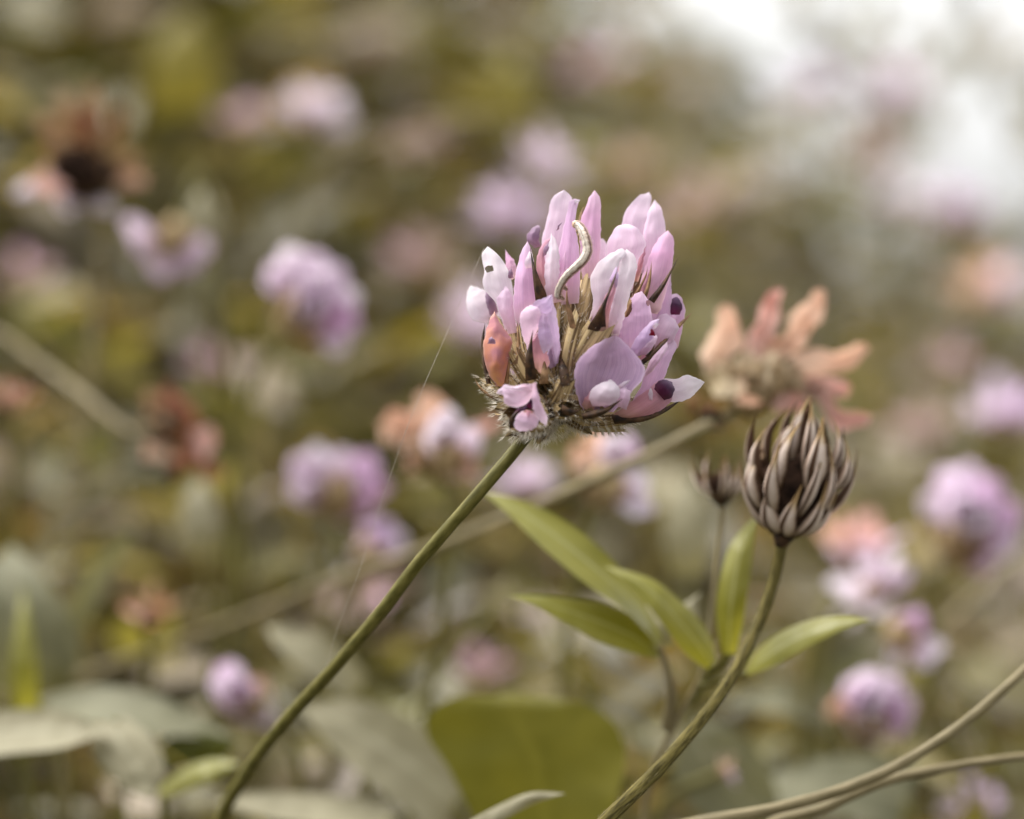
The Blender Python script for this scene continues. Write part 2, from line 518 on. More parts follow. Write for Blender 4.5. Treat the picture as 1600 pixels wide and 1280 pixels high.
def soil_mat():
    m, N, Lk = new_mat('soil_and_litter')
    tc = N.new('ShaderNodeTexCoord')
    n1 = N.new('ShaderNodeTexNoise'); n1.inputs['Scale'].default_value = 60; n1.inputs['Detail'].default_value = 6
    n2 = N.new('ShaderNodeTexNoise'); n2.inputs['Scale'].default_value = 4; n2.inputs['Detail'].default_value = 4
    Lk.new(tc.outputs['Object'], n1.inputs['Vector']); Lk.new(tc.outputs['Object'], n2.inputs['Vector'])
    r1 = ramp_node(N, [(0.35, (0.018, 0.013, 0.008)), (0.65, (0.06, 0.045, 0.027))])
    r2 = ramp_node(N, [(0.4, (0.03, 0.032, 0.012)), (0.6, (0.06, 0.06, 0.025))])
    Lk.new(n1.outputs[0], r1.inputs[0]); Lk.new(n2.outputs[0], r2.inputs[0])
    col = mix_col(N, Lk, 0.45, r1.outputs[0], r2.outputs[0])
    pb = N.new('ShaderNodeBsdfPrincipled'); pb.inputs['Roughness'].default_value = 0.9
    Lk.new(col, pb.inputs['Base Color'])
    out = N.new('ShaderNodeOutputMaterial'); Lk.new(pb.outputs[0], out.inputs[0])
    return m

def build_ground():
    def axis(fine, lim, n_far):
        a = [i * fine for i in range(int(lim / fine) + 1)]
        v = lim
        step = fine
        while v < 600:
            step *= 1.35
            v += step
            a.append(v)
        return a
    px = axis(0.035, 0.9, 0)
    xs = [-v for v in px[::-1][:-1]] + px
    ny = [-v for v in axis(0.06, 0.2, 0)[::-1][:-1]]
    ys = ny + axis(0.035, 2.6, 0)
    verts = [(x, y, ground_h(x, y)) for y in ys for x in xs]
    nx = len(xs)
    faces = [(j * nx + i, j * nx + i + 1, (j + 1) * nx + i + 1, (j + 1) * nx + i) for j in range(len(ys) - 1) for i in range(nx - 1)]
    o = mesh_obj('ground', verts, faces, soil_mat(), kind='structure')
    o['label'] = 'sloping meadow bank of brown soil and litter'
build_ground()

def rand_dir(r):
    while True:
        v = Vector((r.uniform(-1, 1), r.uniform(-1, 1), r.uniform(-1, 1)))
        if 0.01 < v.length < 1:
            return v.normalized()

COVER_COLS = [
    ((0.150, 0.130, 0.046), 24), ((0.082, 0.077, 0.022), 14), ((0.205, 0.182, 0.105), 26), ((0.29, 0.262, 0.18), 18),
    ((0.27, 0.205, 0.14), 13), ((0.125, 0.086, 0.05), 9), ((0.19, 0.17, 0.04), 4), ((0.40, 0.32, 0.28), 5)]

def build_cover():
    r = random.Random(21)
    cols_pool = [c for c, n in COVER_COLS for _ in range(n)]
    verts, faces, cols, uvs = [], [], [], []
    def leaf(p, d, up, ln, wd, col):
        side = d.cross(up)
        if side.length < 1e-4:
            return
        side.normalize()
        nrm = side.cross(d).normalized()
        k = len(verts)
        prof = ((0, 0.05), (0.22, 0.7), (0.5, 1.0), (0.78, 0.68), (1.0, 0.03))
        g = r.choice((0.5, 0.8, 1.0, 1.15, 1.6)) * r.uniform(0.85, 1.15)
        c = tuple(max(0.004, q * g * r.uniform(0.93, 1.07)) for q in col)
        for t, wf in prof:
            m = p + d * ln * t - nrm * ln * 0.18 * t * t
            e = side * wd * wf * 0.5
            lift = nrm * wd * 0.14 * wf
            verts.extend([m - e + lift, m, m + e + lift])
            cols.extend([c, c, c])
        for i in range(4):
            a = k + i * 3
            faces.append((a, a + 1, a + 4, a + 3))
            faces.append((a + 1, a + 2, a + 5, a + 4))
    n = 0
    while n < 24000:
        y = 0.76 + 1.6 * r.random() ** 1.1
        x = r.uniform(-1, 1) * (0.16 + 0.20 * y)
        g = ground_h(x, y)
        far = min(1, max(0, (y - 0.7) / 0.9))
        hgt = (0.05 + 0.115 * far) * r.random() ** 0.9
        p = Vector((x, y, g + 0.004 + hgt))
        # keep the space around the sharp plants free
        if p.y < 0.84 and p.z > ZC - 0.062:
            continue
        if noise.noise(Vector((x * 19, y * 19, 9))) < -0.16 and far < 0.75:      # bare pockets between the clumps
            continue
        az = r.uniform(0, 2 * math.pi)
        d = Vector((math.cos(az), math.sin(az), r.uniform(-0.4, 0.9))).normalized()
        up = (Vector((0, 0, 1)) + rand_dir(r) * 0.7).normalized()
        ln = r.uniform(0.012, 0.034)
        leaf(p, d, up, ln, ln * r.uniform(0.28, 0.5), r.choice(cols_pool))
        n += 1
    n = 0
    while n < 2500:                 # taller weeds along the crest, with gaps where the sky shows through
        y = r.uniform(1.52, 1.80)
        x = r.uniform(-0.04, 0.36)
        h = 0.21 * r.random()
        z = ground_h(x, y) + 0.05 + h
        n += 1
        if noise.noise(Vector((x * 24, y * 3, z * 24))) + 0.6 * noise.noise(Vector((x * 60, y * 3, z * 60))) > 0.05 - 1.9 * max(0, h - 0.03):
            continue
        d = Vector((r.uniform(-1, 1), r.uniform(-1, 1), r.uniform(0, 1.2))).normalized()
        ln = r.uniform(0.012, 0.028)
        leaf(Vector((x, y, z)), d, rand_dir(r), ln, ln * r.uniform(0.3, 0.55), r.choice(cols_pool))
    o = mesh_obj('meadow_foliage', verts, faces, M['cover'], kind='stuff', cols=cols)
    o['label'] = 'dense low green and olive leaves covering the meadow bank'
    # thin grass and dry stalks
    verts2, faces2, cols2 = [], [], []
    for _ in range(3200):
        y = 0.72 + 1.6 * r.random()
        x = r.uniform(-1, 1) * (0.16 + 0.20 * y)
        p = Vector((x, y, ground_h(x, y)))
        ln = r.uniform(0.06, 0.17)
        d = (Vector((r.uniform(-.9, .9), r.uniform(-.6, .6), 1))).normalized()
        bend = Vector((r.uniform(-1, 1), r.uniform(-1, 1), -0.6)) * ln * 0.4
        side = Vector((d.z, 0, -d.x)).normalized() * r.uniform(0.0004, 0.0013)
        col = r.choice([(0.14, 0.13, 0.035), (0.26, 0.22, 0.12), (0.20, 0.16, 0.08), (0.10, 0.10, 0.02)])
        k = len(verts2)
        for i in range(5):
            t = i / 4
            m = p + d * ln * t + bend * t * t
            verts2.extend([m - side * (1 - .8 * t), m + side * (1 - .8 * t)])
            cols2.extend([col, col])
        for i in range(4):
            a = k + 2 * i
            faces2.append((a, a + 1, a + 3, a + 2))
    o = mesh_obj('grass', verts2, faces2, M['cover'], kind='stuff', cols=cols2)
    o['label'] = 'thin grass blades and dry stalks on the meadow bank'
build_cover()

# ------------------------------------------------------------------ main flower
def to_ground(p, dx=0.0, dy=0.0):
    return Vector((p.x + dx, p.y + dy, ground_h(p.x + dx, p.y + dy) - 0.004))

stem_pix = [(826, 676, -1), (805, 704, -1), (770, 745, -1), (735, 786, -2), (660, 872, -6), (592, 960, -12), (520, 1046, -20),
            (445, 1128, -33), (385, 1208, -48), (345, 1280, -60)]
stem_pts = [P(*q) for q in stem_pix]
foot = to_ground(P(300, 1500, -75))
stem_pts += [P(322, 1380, -68), foot]
flower = thing('clover_flower', 'sharp lilac clover head with a caterpillar on it, on a slanting olive stem', 'flower', foot)
tube('stem', stem_pts, [0.00088, 0.00088, 0.00090, 0.00093, 0.00098, 0.00102, 0.00106, 0.00105, 0.0011, 0.00115, 0.0012, 0.0013], M['stem'], flower, n=90, sides=14, ridge=0.03, nridge=6)

CORE = (868, 612, -3)
ellipsoid('receptacle', P(*CORE), (Vector((0.0046, 0, 0.0004)), Vector((0, 0.0046, 0)), Vector((0.0008, 0, 0.0052))), M['core'], flower, rough=0.1)

HAIRS = []
CALYX = {}
def calyx(key, base, end, r0, r1, mid=None, hairs=50, hl=1.0, belly=1.12):
    """The ribbed downy tube that carries one floret's petals; r in photograph pixels."""
    a, b = P(*base), P(*end)
    m = P(*mid) if mid else a.lerp(b, 0.5)
    n, sides = 10, 20
    c = catmull([a, m, b], n)
    verts, faces, uvs = [], [], []
    ph = RNG.random() * 6
    for i in range(n + 1):
        t = i / n
        d = (c[min(i + 1, n)] - c[max(i - 1, 0)]).normalized()
        s1 = d.cross(Vector((0.2, 0.95, 0.1))).normalized()
        s2 = d.cross(s1).normalized()
        r = (r0 + (r1 - r0) * t) * K * (1 + (belly - 1) * math.sin(math.pi * t))
        if t < 0.15:
            r *= 0.7 + 2 * t
        for j in range(sides):
            th = 2 * math.pi * j / sides + ph
            q = r * (1 + 0.06 * math.cos(5 * th) + 0.05 * noise.noise(c[i] * 700 + Vector((j, 0, 0))))
            out = s1 * math.cos(th) + s2 * math.sin(th)
            tooth = max(0.0, math.cos(5 * th)) * (1.0 if i == n else 0.3 if i == n - 1 else 0.0)
            verts.append(c[i] + out * q * (1 - 0.14 * tooth) + d * r * tooth)
            uvs.append((j / sides, t))
    for i in range(n):
        for j in range(sides):
            k = (j + 1) % sides
            faces.append((i * sides + j, i * sides + k, (i + 1) * sides + k, (i + 1) * sides + j))
    faces.append(tuple(range(sides))[::-1])
    o = mesh_obj('floret', verts, faces, M['calyx'], flower, uvs)
    CALYX[key] = o
    for _ in range(hairs * 5):
        i = RNG.randrange(1, n + 1); j = RNG.randrange(sides)
        p = verts[i * sides + j]
        out = (p - c[i]).normalized()
        ax = (c[n] - c[0]).normalized()
        HAIRS.append((p - out * 0.00005, out * 0.8 + ax * 0.75 + rand_dir(RNG) * 0.35, RNG.uniform(0.0004, 0.0012) * hl))
    return o

calyx('F1', (872, 625, 4), (926, 642, 9), 15, 17, hairs=90)
calyx('C1', (864, 612, 5), (843, 574, 8), 12, 15)
calyx('L1', (857, 600, 2), (824, 508, 3), 10, 15, mid=(835, 560, 4))
calyx('L3', (850, 605, -1), (800, 518, 0), 10, 11, mid=(815, 565, 2))
calyx('O1', (848, 625, 2), (781, 592, 5), 13, 17, mid=(808, 615, 5), hairs=220, hl=1.3)
calyx('B1', (858, 642, 4), (820, 650, 13), 17, 27, mid=(838, 650, 9), hairs=420, hl=1.35)
calyx('T5', (880, 600, 4), (938, 512, 8), 12, 22, mid=(905, 562, 7))
calyx('T1', (872, 595, 2), (873, 470, 3), 9, 14, mid=(868, 540, 5))
calyx('T2', (878, 592, 0), (921, 442, -1), 9, 15, mid=(903, 520, 2))
calyx('R2', (890, 602, 4), (982, 560, 6), 12, 15, mid=(935, 578, 2))
calyx('T6', (886, 596, 0), (1000, 478, -1), 12, 20, mid=(950, 530, 2))
calyx('R1', (892, 606, -2), (1024, 545, -1), 12, 13, mid=(960, 575, 0))
calyx('R3', (893, 618, 1), (992, 640, 2), 12, 17)
calyx('R4', (886, 634, 2), (976, 652, 5), 12, 12, mid=(930, 655, 4), hairs=200, hl=1.2)
calyx('L4', (846, 602, -6), (774, 505, -7), 10, 11, mid=(800, 560, -5))
calyx('T3', (882, 592, -6), (1003, 440, -6), 12, 22, mid=(945, 520, -5))
calyx('T4', (884, 594, -2), (968, 450, -2), 12, 18, mid=(925, 525, 0))
# florets whose petals have dropped: bare tubes
calyx('x1', (884, 596, 5), (902, 500, 6), 11, 15, mid=(888, 552, 8))
calyx('x13', (878, 596, 2), (892, 462, 2), 10, 17, mid=(884, 530, 4))
calyx('x2', (868, 598, 5), (866, 478, 5), 9, 12, mid=(862, 545, 8))
calyx('x3', (852, 612, 4), (806, 556, 7), 11, 13, mid=(826, 590, 7))
calyx('x4', (872, 640, 3), (918, 664, 5), 11, 14, hairs=160, hl=1.2)
calyx('x5', (880, 640, 0), (968, 663, 1), 12, 13, mid=(925, 660, 1), hairs=260, hl=1.2)
calyx('x6', (862, 636, 6), (886, 596, 11), 12, 14, mid=(874, 620, 10))
calyx('x7', (862, 640, 6), (884, 640, 12), 12, 14, hairs=80)
calyx('x8', (852, 634, 2), (790, 632, 4), 13, 19, mid=(815, 636, 4), hairs=420, hl=1.35)
calyx('x9', (850, 645, -1), (806, 668, 3), 13, 17, hairs=420, hl=1.35)
calyx('x10', (858, 648, 2), (842, 676, 5), 13, 15, hairs=320, hl=1.3)
calyx('x11', (862, 618, 6), (850, 606, 11), 11, 14)
calyx('x12', (848, 615, 0), (768, 596, -2), 13, 15, mid=(800, 618, 0), hairs=260, hl=1.3)

def petal(key, name, L, R, tip, w, mat, **kw):
    return blade(name, L, R, tip, w, M[mat], CALYX[key], **kw)

B, W_, KE, S_ = 'banner_petal', 'wing_petal', 'keel_or_shade_petal', 'sepal'  # a few keel pieces are painted shade between petals
# --- crown: upper left pair
petal('T1', B, [(866, 480), (850, 420), (846, 378), (857, 336), (862, 309)], [(886, 480), (884, 420), (886, 372), (892, 335), (893, 309)], (881, 297), (2, -2, -4), 'pale', bulge=1.2)
petal('T1', B, [(858, 478), (866, 425), (876, 375), (885, 338), (892, 312)], [(904, 474), (907, 420), (902, 370), (898, 348), (902, 325)], (905, 312), (4, 2, -1), 'lilac', bulge=0.9, wr=1.0)
petal('T1', W_, [(892, 322), (895, 314)], [(899, 326), (902, 318)], (907, 312), (-1, -0.6, -0.4), 'white', bulge=0.3, nu=6, nv=8)
petal('T1', KE, [(834, 388), (823, 375), (829, 359)], [(844, 386), (843, 368), (845, 355)], (840, 352), (-5, -5, -6), 'mauve', bulge=0.8)
petal('T1', KE, [(869, 361), (871, 354)], [(874, 358), (877, 350)], (878, 346), (-0.4, -0.2, -0.4), 'mauve', bulge=0.2, nu=6, nv=8)  # dark gap between the petals, its shade painted as a small strip
# --- pointed pink bud
petal('T2', B, [(912, 462), (908, 410), (906, 352), (915, 324), (923, 304)], [(937, 452), (938, 400), (939, 345), (937, 307)], (929, 297), (-1, -2, -4), 'pink', bulge=1.8, nu=14)
petal('T2', S_, [(906, 378), (902, 355), (907, 332)], [(911, 378), (909, 355), (911, 336)], (913, 322), (-5, -5, -6), 'sepal_tan', nu=6)
petal('T2', W_, [(934, 430), (934, 395), (936, 376)], [(949, 425), (949, 395), (948, 380)], (942, 373), (-7, -8, -8), 'pale')
# --- upper right pair
petal('T3', B, [(972, 440), (966, 388), (972, 346), (984, 320), (1000, 305)], [(1006, 442), (1006, 385), (1011, 348), (1017, 322), (1018, 307)], (1014, 300), (-6, -5, -8), 'pale', bulge=1.2, fold=-0.3, wl=-1)
petal('T3', B, [(1001, 442), (1003, 388), (1008, 350), (1017, 322)], [(1040, 430), (1042, 384), (1039, 348), (1032, 324)], (1023, 312), (-5, -4, -7.5), 'pale', bulge=1.4, wr=-1)
petal('T4', B, [(946, 450), (945, 410), (948, 384), (955, 366), (964, 354)], [(988, 455), (999, 405), (1010, 380), (1003, 366), (992, 354)], (977, 350), (-1, 0, -2), 'pale', bulge=1.0)
petal('T4', KE, [(988, 440), (996, 412), (1003, 392)], [(998, 440), (1005, 412), (1008, 395)], (1009, 382), (-2, -2, -3), 'rose', nu=8)
# --- white front floret with the dark sepal
petal('T5', W_, [(918, 508), (927, 468), (922, 440), (932, 413), (953, 397)], [(948, 495), (958, 452), (962, 428), (970, 408), (978, 395)], (972, 388), (8, 8, 4), 'white', bulge=1.6, wl=-0.5)
petal('T5', B, [(946, 520), (957, 466), (964, 432), (971, 404)], [(967, 530), (979, 480), (988, 447), (995, 416), (991, 398)], (979, 389), (7, 7, 3.4), 'white', bulge=1.5, fold=-0.6)
petal('T5', KE, [(955, 448), (953, 436), (958, 424)], [(963, 450), (967, 436), (966, 426)], (963, 416), (10.2, 10.1, 8.5), 'violet', bulge=0.4, nu=6, nv=8)
petal('T5', KE, [(918, 512), (936, 482), (950, 455), (957, 440)], [(950, 522), (954, 485), (961, 455), (965, 440)], (964, 428), (9, 10, 10), 'rose', bulge=1.2)
petal('T5', S_, [(926, 548), (917, 518), (932, 490), (947, 463), (956, 441)], [(934, 548), (946, 520), (946, 484), (952, 461), (960, 441)], (965, 420), (5, 11.6, 10.6), 'sepal', bulge=0.7)
# --- pink bud at the right shoulder
petal('T6', B, [(992, 484), (1003, 432), (1018, 392), (1033, 369)], [(1030, 492), (1045, 442), (1053, 396), (1052, 371)], (1044, 360), (-1, -1, -4), 'pink', bulge=2.4, nu=14)
petal('T6', S_, [(965, 508), (982, 474), (1000, 445), (1010, 425)], [(976, 510), (990, 478), (1003, 448), (1011, 428)], (1012, 416), (3, 2.5, 2), 'sepal_tan', bulge=0.5)
petal('T6', S_, [(975, 500), (998, 474), (1010, 446), (1015, 426)], [(988, 502), (1006, 476), (1016, 446), (1018, 428)], (1018, 408), (3, 3, 2), 'sepal_tan', bulge=0.5)
petal('T6', S_, [(1013, 468), (1030, 448), (1045, 426)], [(1022, 474), (1037, 451), (1050, 424)], (1062, 397), (2, 1.6, -1), 'sepal', bulge=0.6)
petal('T6', KE, [(972, 505), (988, 470), (1004, 440)], [(990, 505), (1006, 470), (1014, 440)], (1016, 420), (1, 1.4, 0.5), 'rose', bulge=1.0)
# --- florets on the right flank
petal('R1', B, [(1002, 545), (1015, 492), (1033, 452)], [(1046, 545), (1048, 490), (1049, 445)], (1047, 428), (-1, -1.5, -4), 'lilac', bulge=1.2)
petal('R1', KE, [(1040, 545), (1040, 500), (1044, 470), (1051, 460)], [(1058, 545), (1066, 512), (1070, 482), (1065, 466)], (1058, 459), (-2, -3, -4), 'lilac', bulge=-0.6)
petal('R1', KE, [(1046, 492), (1045, 478), (1050, 467)], [(1062, 492), (1066, 480), (1063, 470)], (1058, 464), (-1.8, -2.2, -2.6), 'dark', bulge=1.0)
petal('R1', W_, [(1006, 550), (1018, 512), (1036, 490)], [(1036, 548), (1054, 528), (1060, 512)], (1056, 500), (0, 0.6, -0.6), 'pale', bulge=1.3)
petal('R1', S_, [(1018, 550), (1042, 524), (1062, 504)], [(1024, 556), (1046, 529), (1066, 508)], (1083, 487), (1.5, 0.5, -2), 'sepal_tan', bulge=0.3, nu=6)
petal('R2', B, [(972, 568), (957, 528), (959, 500), (966, 478), (986, 462)], [(1008, 552), (1020, 512), (1018, 490), (1013, 470)], (1003, 455), (6, 6.5, 3), 'lilac', bulge=1.2, holes=[(977, 478, 10, 18), (986, 459, 4, 6), (1013, 473, 4, 4), (965, 470, 10, 17)], nu=30, nv=34)
petal('R2', W_, [(982, 562), (989, 536), (1007, 513), (1020, 501)], [(1008, 553), (1021, 531), (1020, 518), (1026, 508)], (1031, 498), (8, 9.5, 7), 'violet', bulge=1.7)
petal('R2', W_, [(986, 558), (1000, 540), (1012, 528)], [(1010, 554), (1022, 540), (1027, 529)], (1026, 524), (8, 9.5, 8.5), 'pale', bulge=1.3)
petal('R2', KE, [(1013, 524), (1016, 517)], [(1024, 525), (1022, 519)], (1018, 513), (10.4, 10.4, 10.2), 'crimson', bulge=0.2, nu=6, nv=8)
petal('R2', W_, [(1019, 510), (1024, 504)], [(1022, 514), (1027, 509)], (1030, 506), (10, 10, 9.5), 'white', bulge=0.2, nu=6, nv=8)
petal('R2', KE, [(992, 572), (1002, 556), (1012, 548)], [(1004, 572), (1014, 558), (1020, 548)], (1022, 540), (7, 7, 6.5), 'rose', bulge=0.7)
petal('R2', S_, [(998, 566), (1015, 553), (1032, 538)], [(1005, 571), (1020, 557), (1035, 541)], (1046, 527), (8.4, 8, 6), 'sepal', bulge=0.4, nu=8)
petal('R2', S_, [(1008, 556), (1018, 546)], [(1013, 558), (1021, 548)], (1024, 534), (9.4, 9.4, 8.8), 'sepal', bulge=0.2, nu=6)
petal('R3', B, [(972, 652), (1000, 606), (1010, 574), (1030, 552), (1042, 538)], [(1012, 644), (1036, 596), (1046, 568), (1055, 548), (1058, 538)], (1053, 531), (3, 3.4, 0), 'lilac', bulge=1.4)
petal('R3', W_, [(1006, 590), (1014, 566), (1028, 548)], [(1020, 580), (1034, 560), (1042, 546)], (1043, 534), (5.4, 5.4, 3.4), 'pale', bulge=0.9)
petal('R4', KE, [(958, 648), (990, 624), (1016, 606), (1030, 594)], [(968, 662), (1010, 654), (1040, 636), (1053, 616)], (1048, 599), (5.5, 5.5, 3), 'rose', bulge=2.0)
petal('R4', KE, [(1022, 608), (1026, 598), (1036, 593)], [(1038, 626), (1050, 620), (1054, 606)], (1048, 596), (6.4, 6.6, 5), 'dark', bulge=1.3)
petal('R4', W_, [(1020, 602), (1034, 592), (1055, 592), (1075, 586)], [(1042, 628), (1056, 628), (1070, 626), (1090, 612)], (1101, 597), (3, 2.6, 1), 'white', bulge=0.8)
petal('R4', W_, [(1014, 625), (1013, 614)], [(1020, 626), (1020, 614)], (1017, 606), (7.4, 7.4, 7), 'white', bulge=0.2, nu=6, nv=8)
petal('R4', S_, [(955, 648), (995, 650), (1030, 640)], [(960, 663), (1005, 659), (1040, 644)], (1066, 624), (6.6, 6.2, 1.5), 'sepal', bulge=0.5)
# --- broad veined banner in front
petal('F1', B, [(912, 642), (903, 624), (897, 582), (907, 558), (929, 539), (948, 529)], [(958, 644), (985, 614), (1003, 594), (1008, 576), (992, 553), (976, 535)], (963, 525), (9, 10.6, 10.5), 'banner', bulge=-2.6, nu=22, nv=26, wav=0.3, curl=1.6)
petal('F1', W_, [(926, 635), (921, 624), (927, 606), (944, 597)], [(944, 635), (962, 629), (969, 616), (965, 603)], (955, 593), (11, 13, 11.5), 'white', bulge=1.6)
petal('F1', W_, [(963, 634), (965, 617), (969, 607)], [(979, 641), (984, 626), (984, 611)], (977, 604), (11, 12, 11), 'pale', bulge=1.0)
petal('F1', W_, [(963, 604), (970, 600), (976, 596)], [(968, 608), (976, 603), (981, 600)], (985, 594), (12, 11.6, 11), 'white', bulge=0.4, nu=6, nv=8)
petal('F1', KE, [(906, 636), (914, 622), (924, 610)], [(926, 644), (934, 630), (938, 620)], (934, 604), (9.6, 10.8, 10), 'rose', bulge=0.9)
petal('F1', S_, [(908, 646), (928, 641), (948, 636), (963, 628)], [(911, 656), (931, 653), (950, 644), (964, 631)], (974, 623), (12.6, 13.4, 13.6), 'sepal', bulge=0.7)
# --- folded violet floret, centre left
petal('C1', B, [(866, 570), (862, 546), (856, 520), (848, 496), (844, 476)], [(872, 568), (875, 545), (871, 502), (866, 476)], (862, 460), (9, 10.4, 10), 'violet', bulge=0.9, wr=-0.6)
petal('C1', B, [(826, 482), (838, 470), (850, 465)], [(836, 492), (849, 493), (861, 486)], (863, 460), (10.6, 11, 10.2), 'violet', bulge=0.5)
petal('C1', W_, [(824, 548), (815, 518), (812, 498), (819, 483)], [(842, 512), (847, 496), (844, 486), (837, 479)], (828, 477), (9.6, 11.4, 10.6), 'pale', bulge=1.0)
petal('C1', W_, [(844, 488), (841, 514), (843, 536)], [(853, 490), (861, 520), (863, 540)], (850, 553), (11.2, 12, 11.4), 'violet', bulge=0.7)
petal('C1', KE, [(836, 582), (829, 556), (830, 536)], [(850, 586), (859, 566), (852, 545)], (841, 518), (8.4, 9.6, 9.4), 'rose', bulge=0.9)
petal('C1', W_, [(848, 582), (851, 560)], [(869, 572), (870, 552)], (862, 538), (8, 8.6, 9), 'violet', bulge=0.6)
petal('C1', S_, [(821, 596), (821, 562), (827, 536)], [(839, 592), (834, 562), (832, 537)], (833, 515), (10, 12, 12), 'sepal', bulge=0.6)
# --- lilac floret and its neighbours, upper left
petal('L1', B, [(810, 516), (802, 482), (804, 442), (810, 407), (818, 386)], [(838, 496), (842, 468), (838, 440), (833, 405), (830, 388)], (824, 377), (3, 3.4, 1), 'lilac', bulge=2.0, nu=14)
petal('L1', W_, [(822, 420), (819, 412), (823, 402)], [(832, 418), (834, 408), (832, 398)], (829, 392), (5.2, 5.2, 4), 'white', bulge=0.3, nu=6, nv=8)
petal('L1', S_, [(838, 480), (834, 448), (831, 416)], [(859, 470), (846, 442), (835, 413)], (828, 384), (6, 6.6, 4), 'sepal', bulge=0.6)
petal('T1', KE, [(850, 468), (838, 422), (841, 392), (852, 376)], [(866, 470), (854, 430), (851, 402), (858, 382)], (862, 371), (5.4, 5, 2.6), 'rose', bulge=1.0)
petal('T1', KE, [(848, 402), (850, 388)], [(856, 396), (860, 384)], (862, 374), (5, 4.6, 3.4), 'mauve', bulge=0.2, nu=6, nv=8)
petal('T1', W_, [(853, 468), (850, 424), (855, 394), (859, 374)], [(876, 464), (874, 424), (874, 392), (868, 374)], (861, 363), (6.4, 5.8, 3.4), 'white', bulge=0.8)
petal('T1', W_, [(864, 474), (868, 440), (876, 410)], [(886, 470), (886, 440), (886, 412)], (884, 392), (6.6, 6, 4), 'pink', bulge=0.7)
# --- pale floret on the left flank, eaten through
petal('L3', B, [(790, 520), (775, 474), (758, 454), (754, 439), (757, 425), (754, 410), (753, 397)], [(805, 512), (802, 458), (797, 431), (788, 411), (776, 396)], (762, 385), (0, 0.6, -3), 'white', bulge=1.0, nu=26, nv=32, holes=[(764.5, 420, 6.5, 5)])
petal('L3', W_, [(794, 522), (780, 488), (776, 468)], [(807, 520), (804, 488), (800, 462)], (790, 446), (1.4, 2.2, 1), 'pale', bulge=1.0)
petal('L3', KE, [(793, 436), (794, 426)], [(803, 434), (801, 426)], (799, 418), (0.4, 0.4, 0), 'mauve', bulge=0.2, nu=6, nv=8)
petal('L3', W_, [(793, 440), (790, 412)], [(811, 432), (802, 406)], (789, 390), (-3, -3, -5), 'pink', bulge=0.7)
petal('L4', W_, [(768, 506), (738, 499), (730, 482), (729, 460)], [(778, 488), (764, 462), (758, 454)], (735, 446), (-7, -8, -10), 'white', bulge=1.0)
petal('L4', KE, [(766, 494), (760, 474), (759, 456)], [(778, 488), (772, 468), (768, 456)], (763, 450), (-5, -5, -6), 'mauve', bulge=0.6)  # grey-violet shadow beside the pale lobe, painted as a petal-shaped piece
# --- withered orange bud
petal('O1', B, [(774, 604), (760, 574), (755, 544), (759, 520), (764, 503)], [(790, 604), (796, 566), (799, 528), (790, 516), (780, 502)], (773, 486), (6, 7, 3), 'wither', bulge=2.6, fold=0.8, wav=0.45, seed=31.0, nu=18, nv=20)
petal('O1', KE, [(761, 537), (764, 530)], [(774, 538), (773, 531)], (769, 526), (9.2, 9.4, 9.0), 'mauve', bulge=0.3, nu=6, nv=8)
petal('O1', S_, [(760, 600), (753, 562), (752, 532)], [(768, 600), (759, 562), (757, 532)], (758, 504), (6, 4.6, 3), 'sepal', bulge=0.5, nu=8)
petal('O1', S_, [(786, 606), (792, 575)], [(794, 606), (797, 575)], (799, 545), (7, 7.6, 7), 'sepal_tan', bulge=0.4, nu=8)
petal('x12', S_, [(782, 622), (762, 613), (750, 603)], [(780, 629), (760, 618), (748, 606)], (741, 590), (0, 0, -1), 'sepal_tan', bulge=0.3, nu=6)
petal('x3', S_, [(800, 570), (806, 545)], [(812, 568), (814, 545)], (808, 500), (8, 7, 5), 'sepal_tan', bulge=0.5, nu=8)
petal('x1', S_, [(891, 515), (886, 490), (884, 470)], [(900, 512), (894, 488), (888, 470)], (886, 445), (8, 8, 7), 'sepal_tan', bulge=0.4, nu=8)
petal('x2', S_, [(858, 500), (862, 480)], [(866, 500), (868, 480)], (868, 462), (7, 6.6, 6), 'sepal_tan', bulge=0.4, nu=8)
petal('x6', S_, [(876, 604), (874, 585)], [(892, 602), (888, 580)], (876, 555), (12, 11, 8), 'sepal', bulge=0.5, nu=8)
petal('x7', S_, [(878, 632), (896, 640)], [(876, 646), (892, 650)], (908, 640), (13, 13, 12), 'sepal', bulge=0.5, nu=8)
petal('x11', S_, [(842, 600), (846, 580)], [(858, 600), (856, 580)], (850, 560), (11, 11, 9), 'sepal_tan', bulge=0.5, nu=8)
# --- gaping pale floret at the bottom
petal('B1', B, [(837, 600), (820, 600), (803, 604), (788, 602)], [(832, 622), (820, 633), (803, 637), (787, 629), (787, 619)], (775, 615), (15, 16.4, 14), 'pale', bulge=1.0)
petal('B1', B, [(821, 600), (803, 603), (792, 602)], [(830, 612), (812, 611), (795, 612)], (777, 613), (16.2, 17, 15), 'white', bulge=0.5)
petal('B1', B, [(832, 600), (831, 626), (839, 652)], [(837, 597), (846, 630), (856, 655)], (853, 667), (16, 17.4, 15), 'pale', bulge=0.6)
petal('B1', W_, [(818, 640), (806, 652), (803, 666)], [(835, 643), (842, 656), (835, 670)], (812, 675), (14.4, 16.4, 15), 'pale', bulge=0.9)
petal('B1', KE, [(818, 632), (824, 622)], [(834, 642), (833, 628)], (830, 618), (14.4, 14.8, 15), 'dark', bulge=0.6, nu=8, nv=8)
petal('B1', KE, [(800, 648), (808, 640)], [(812, 652), (820, 642)], (824, 634), (14, 14.6, 14.6), 'dark', bulge=0.5, nu=8, nv=8)
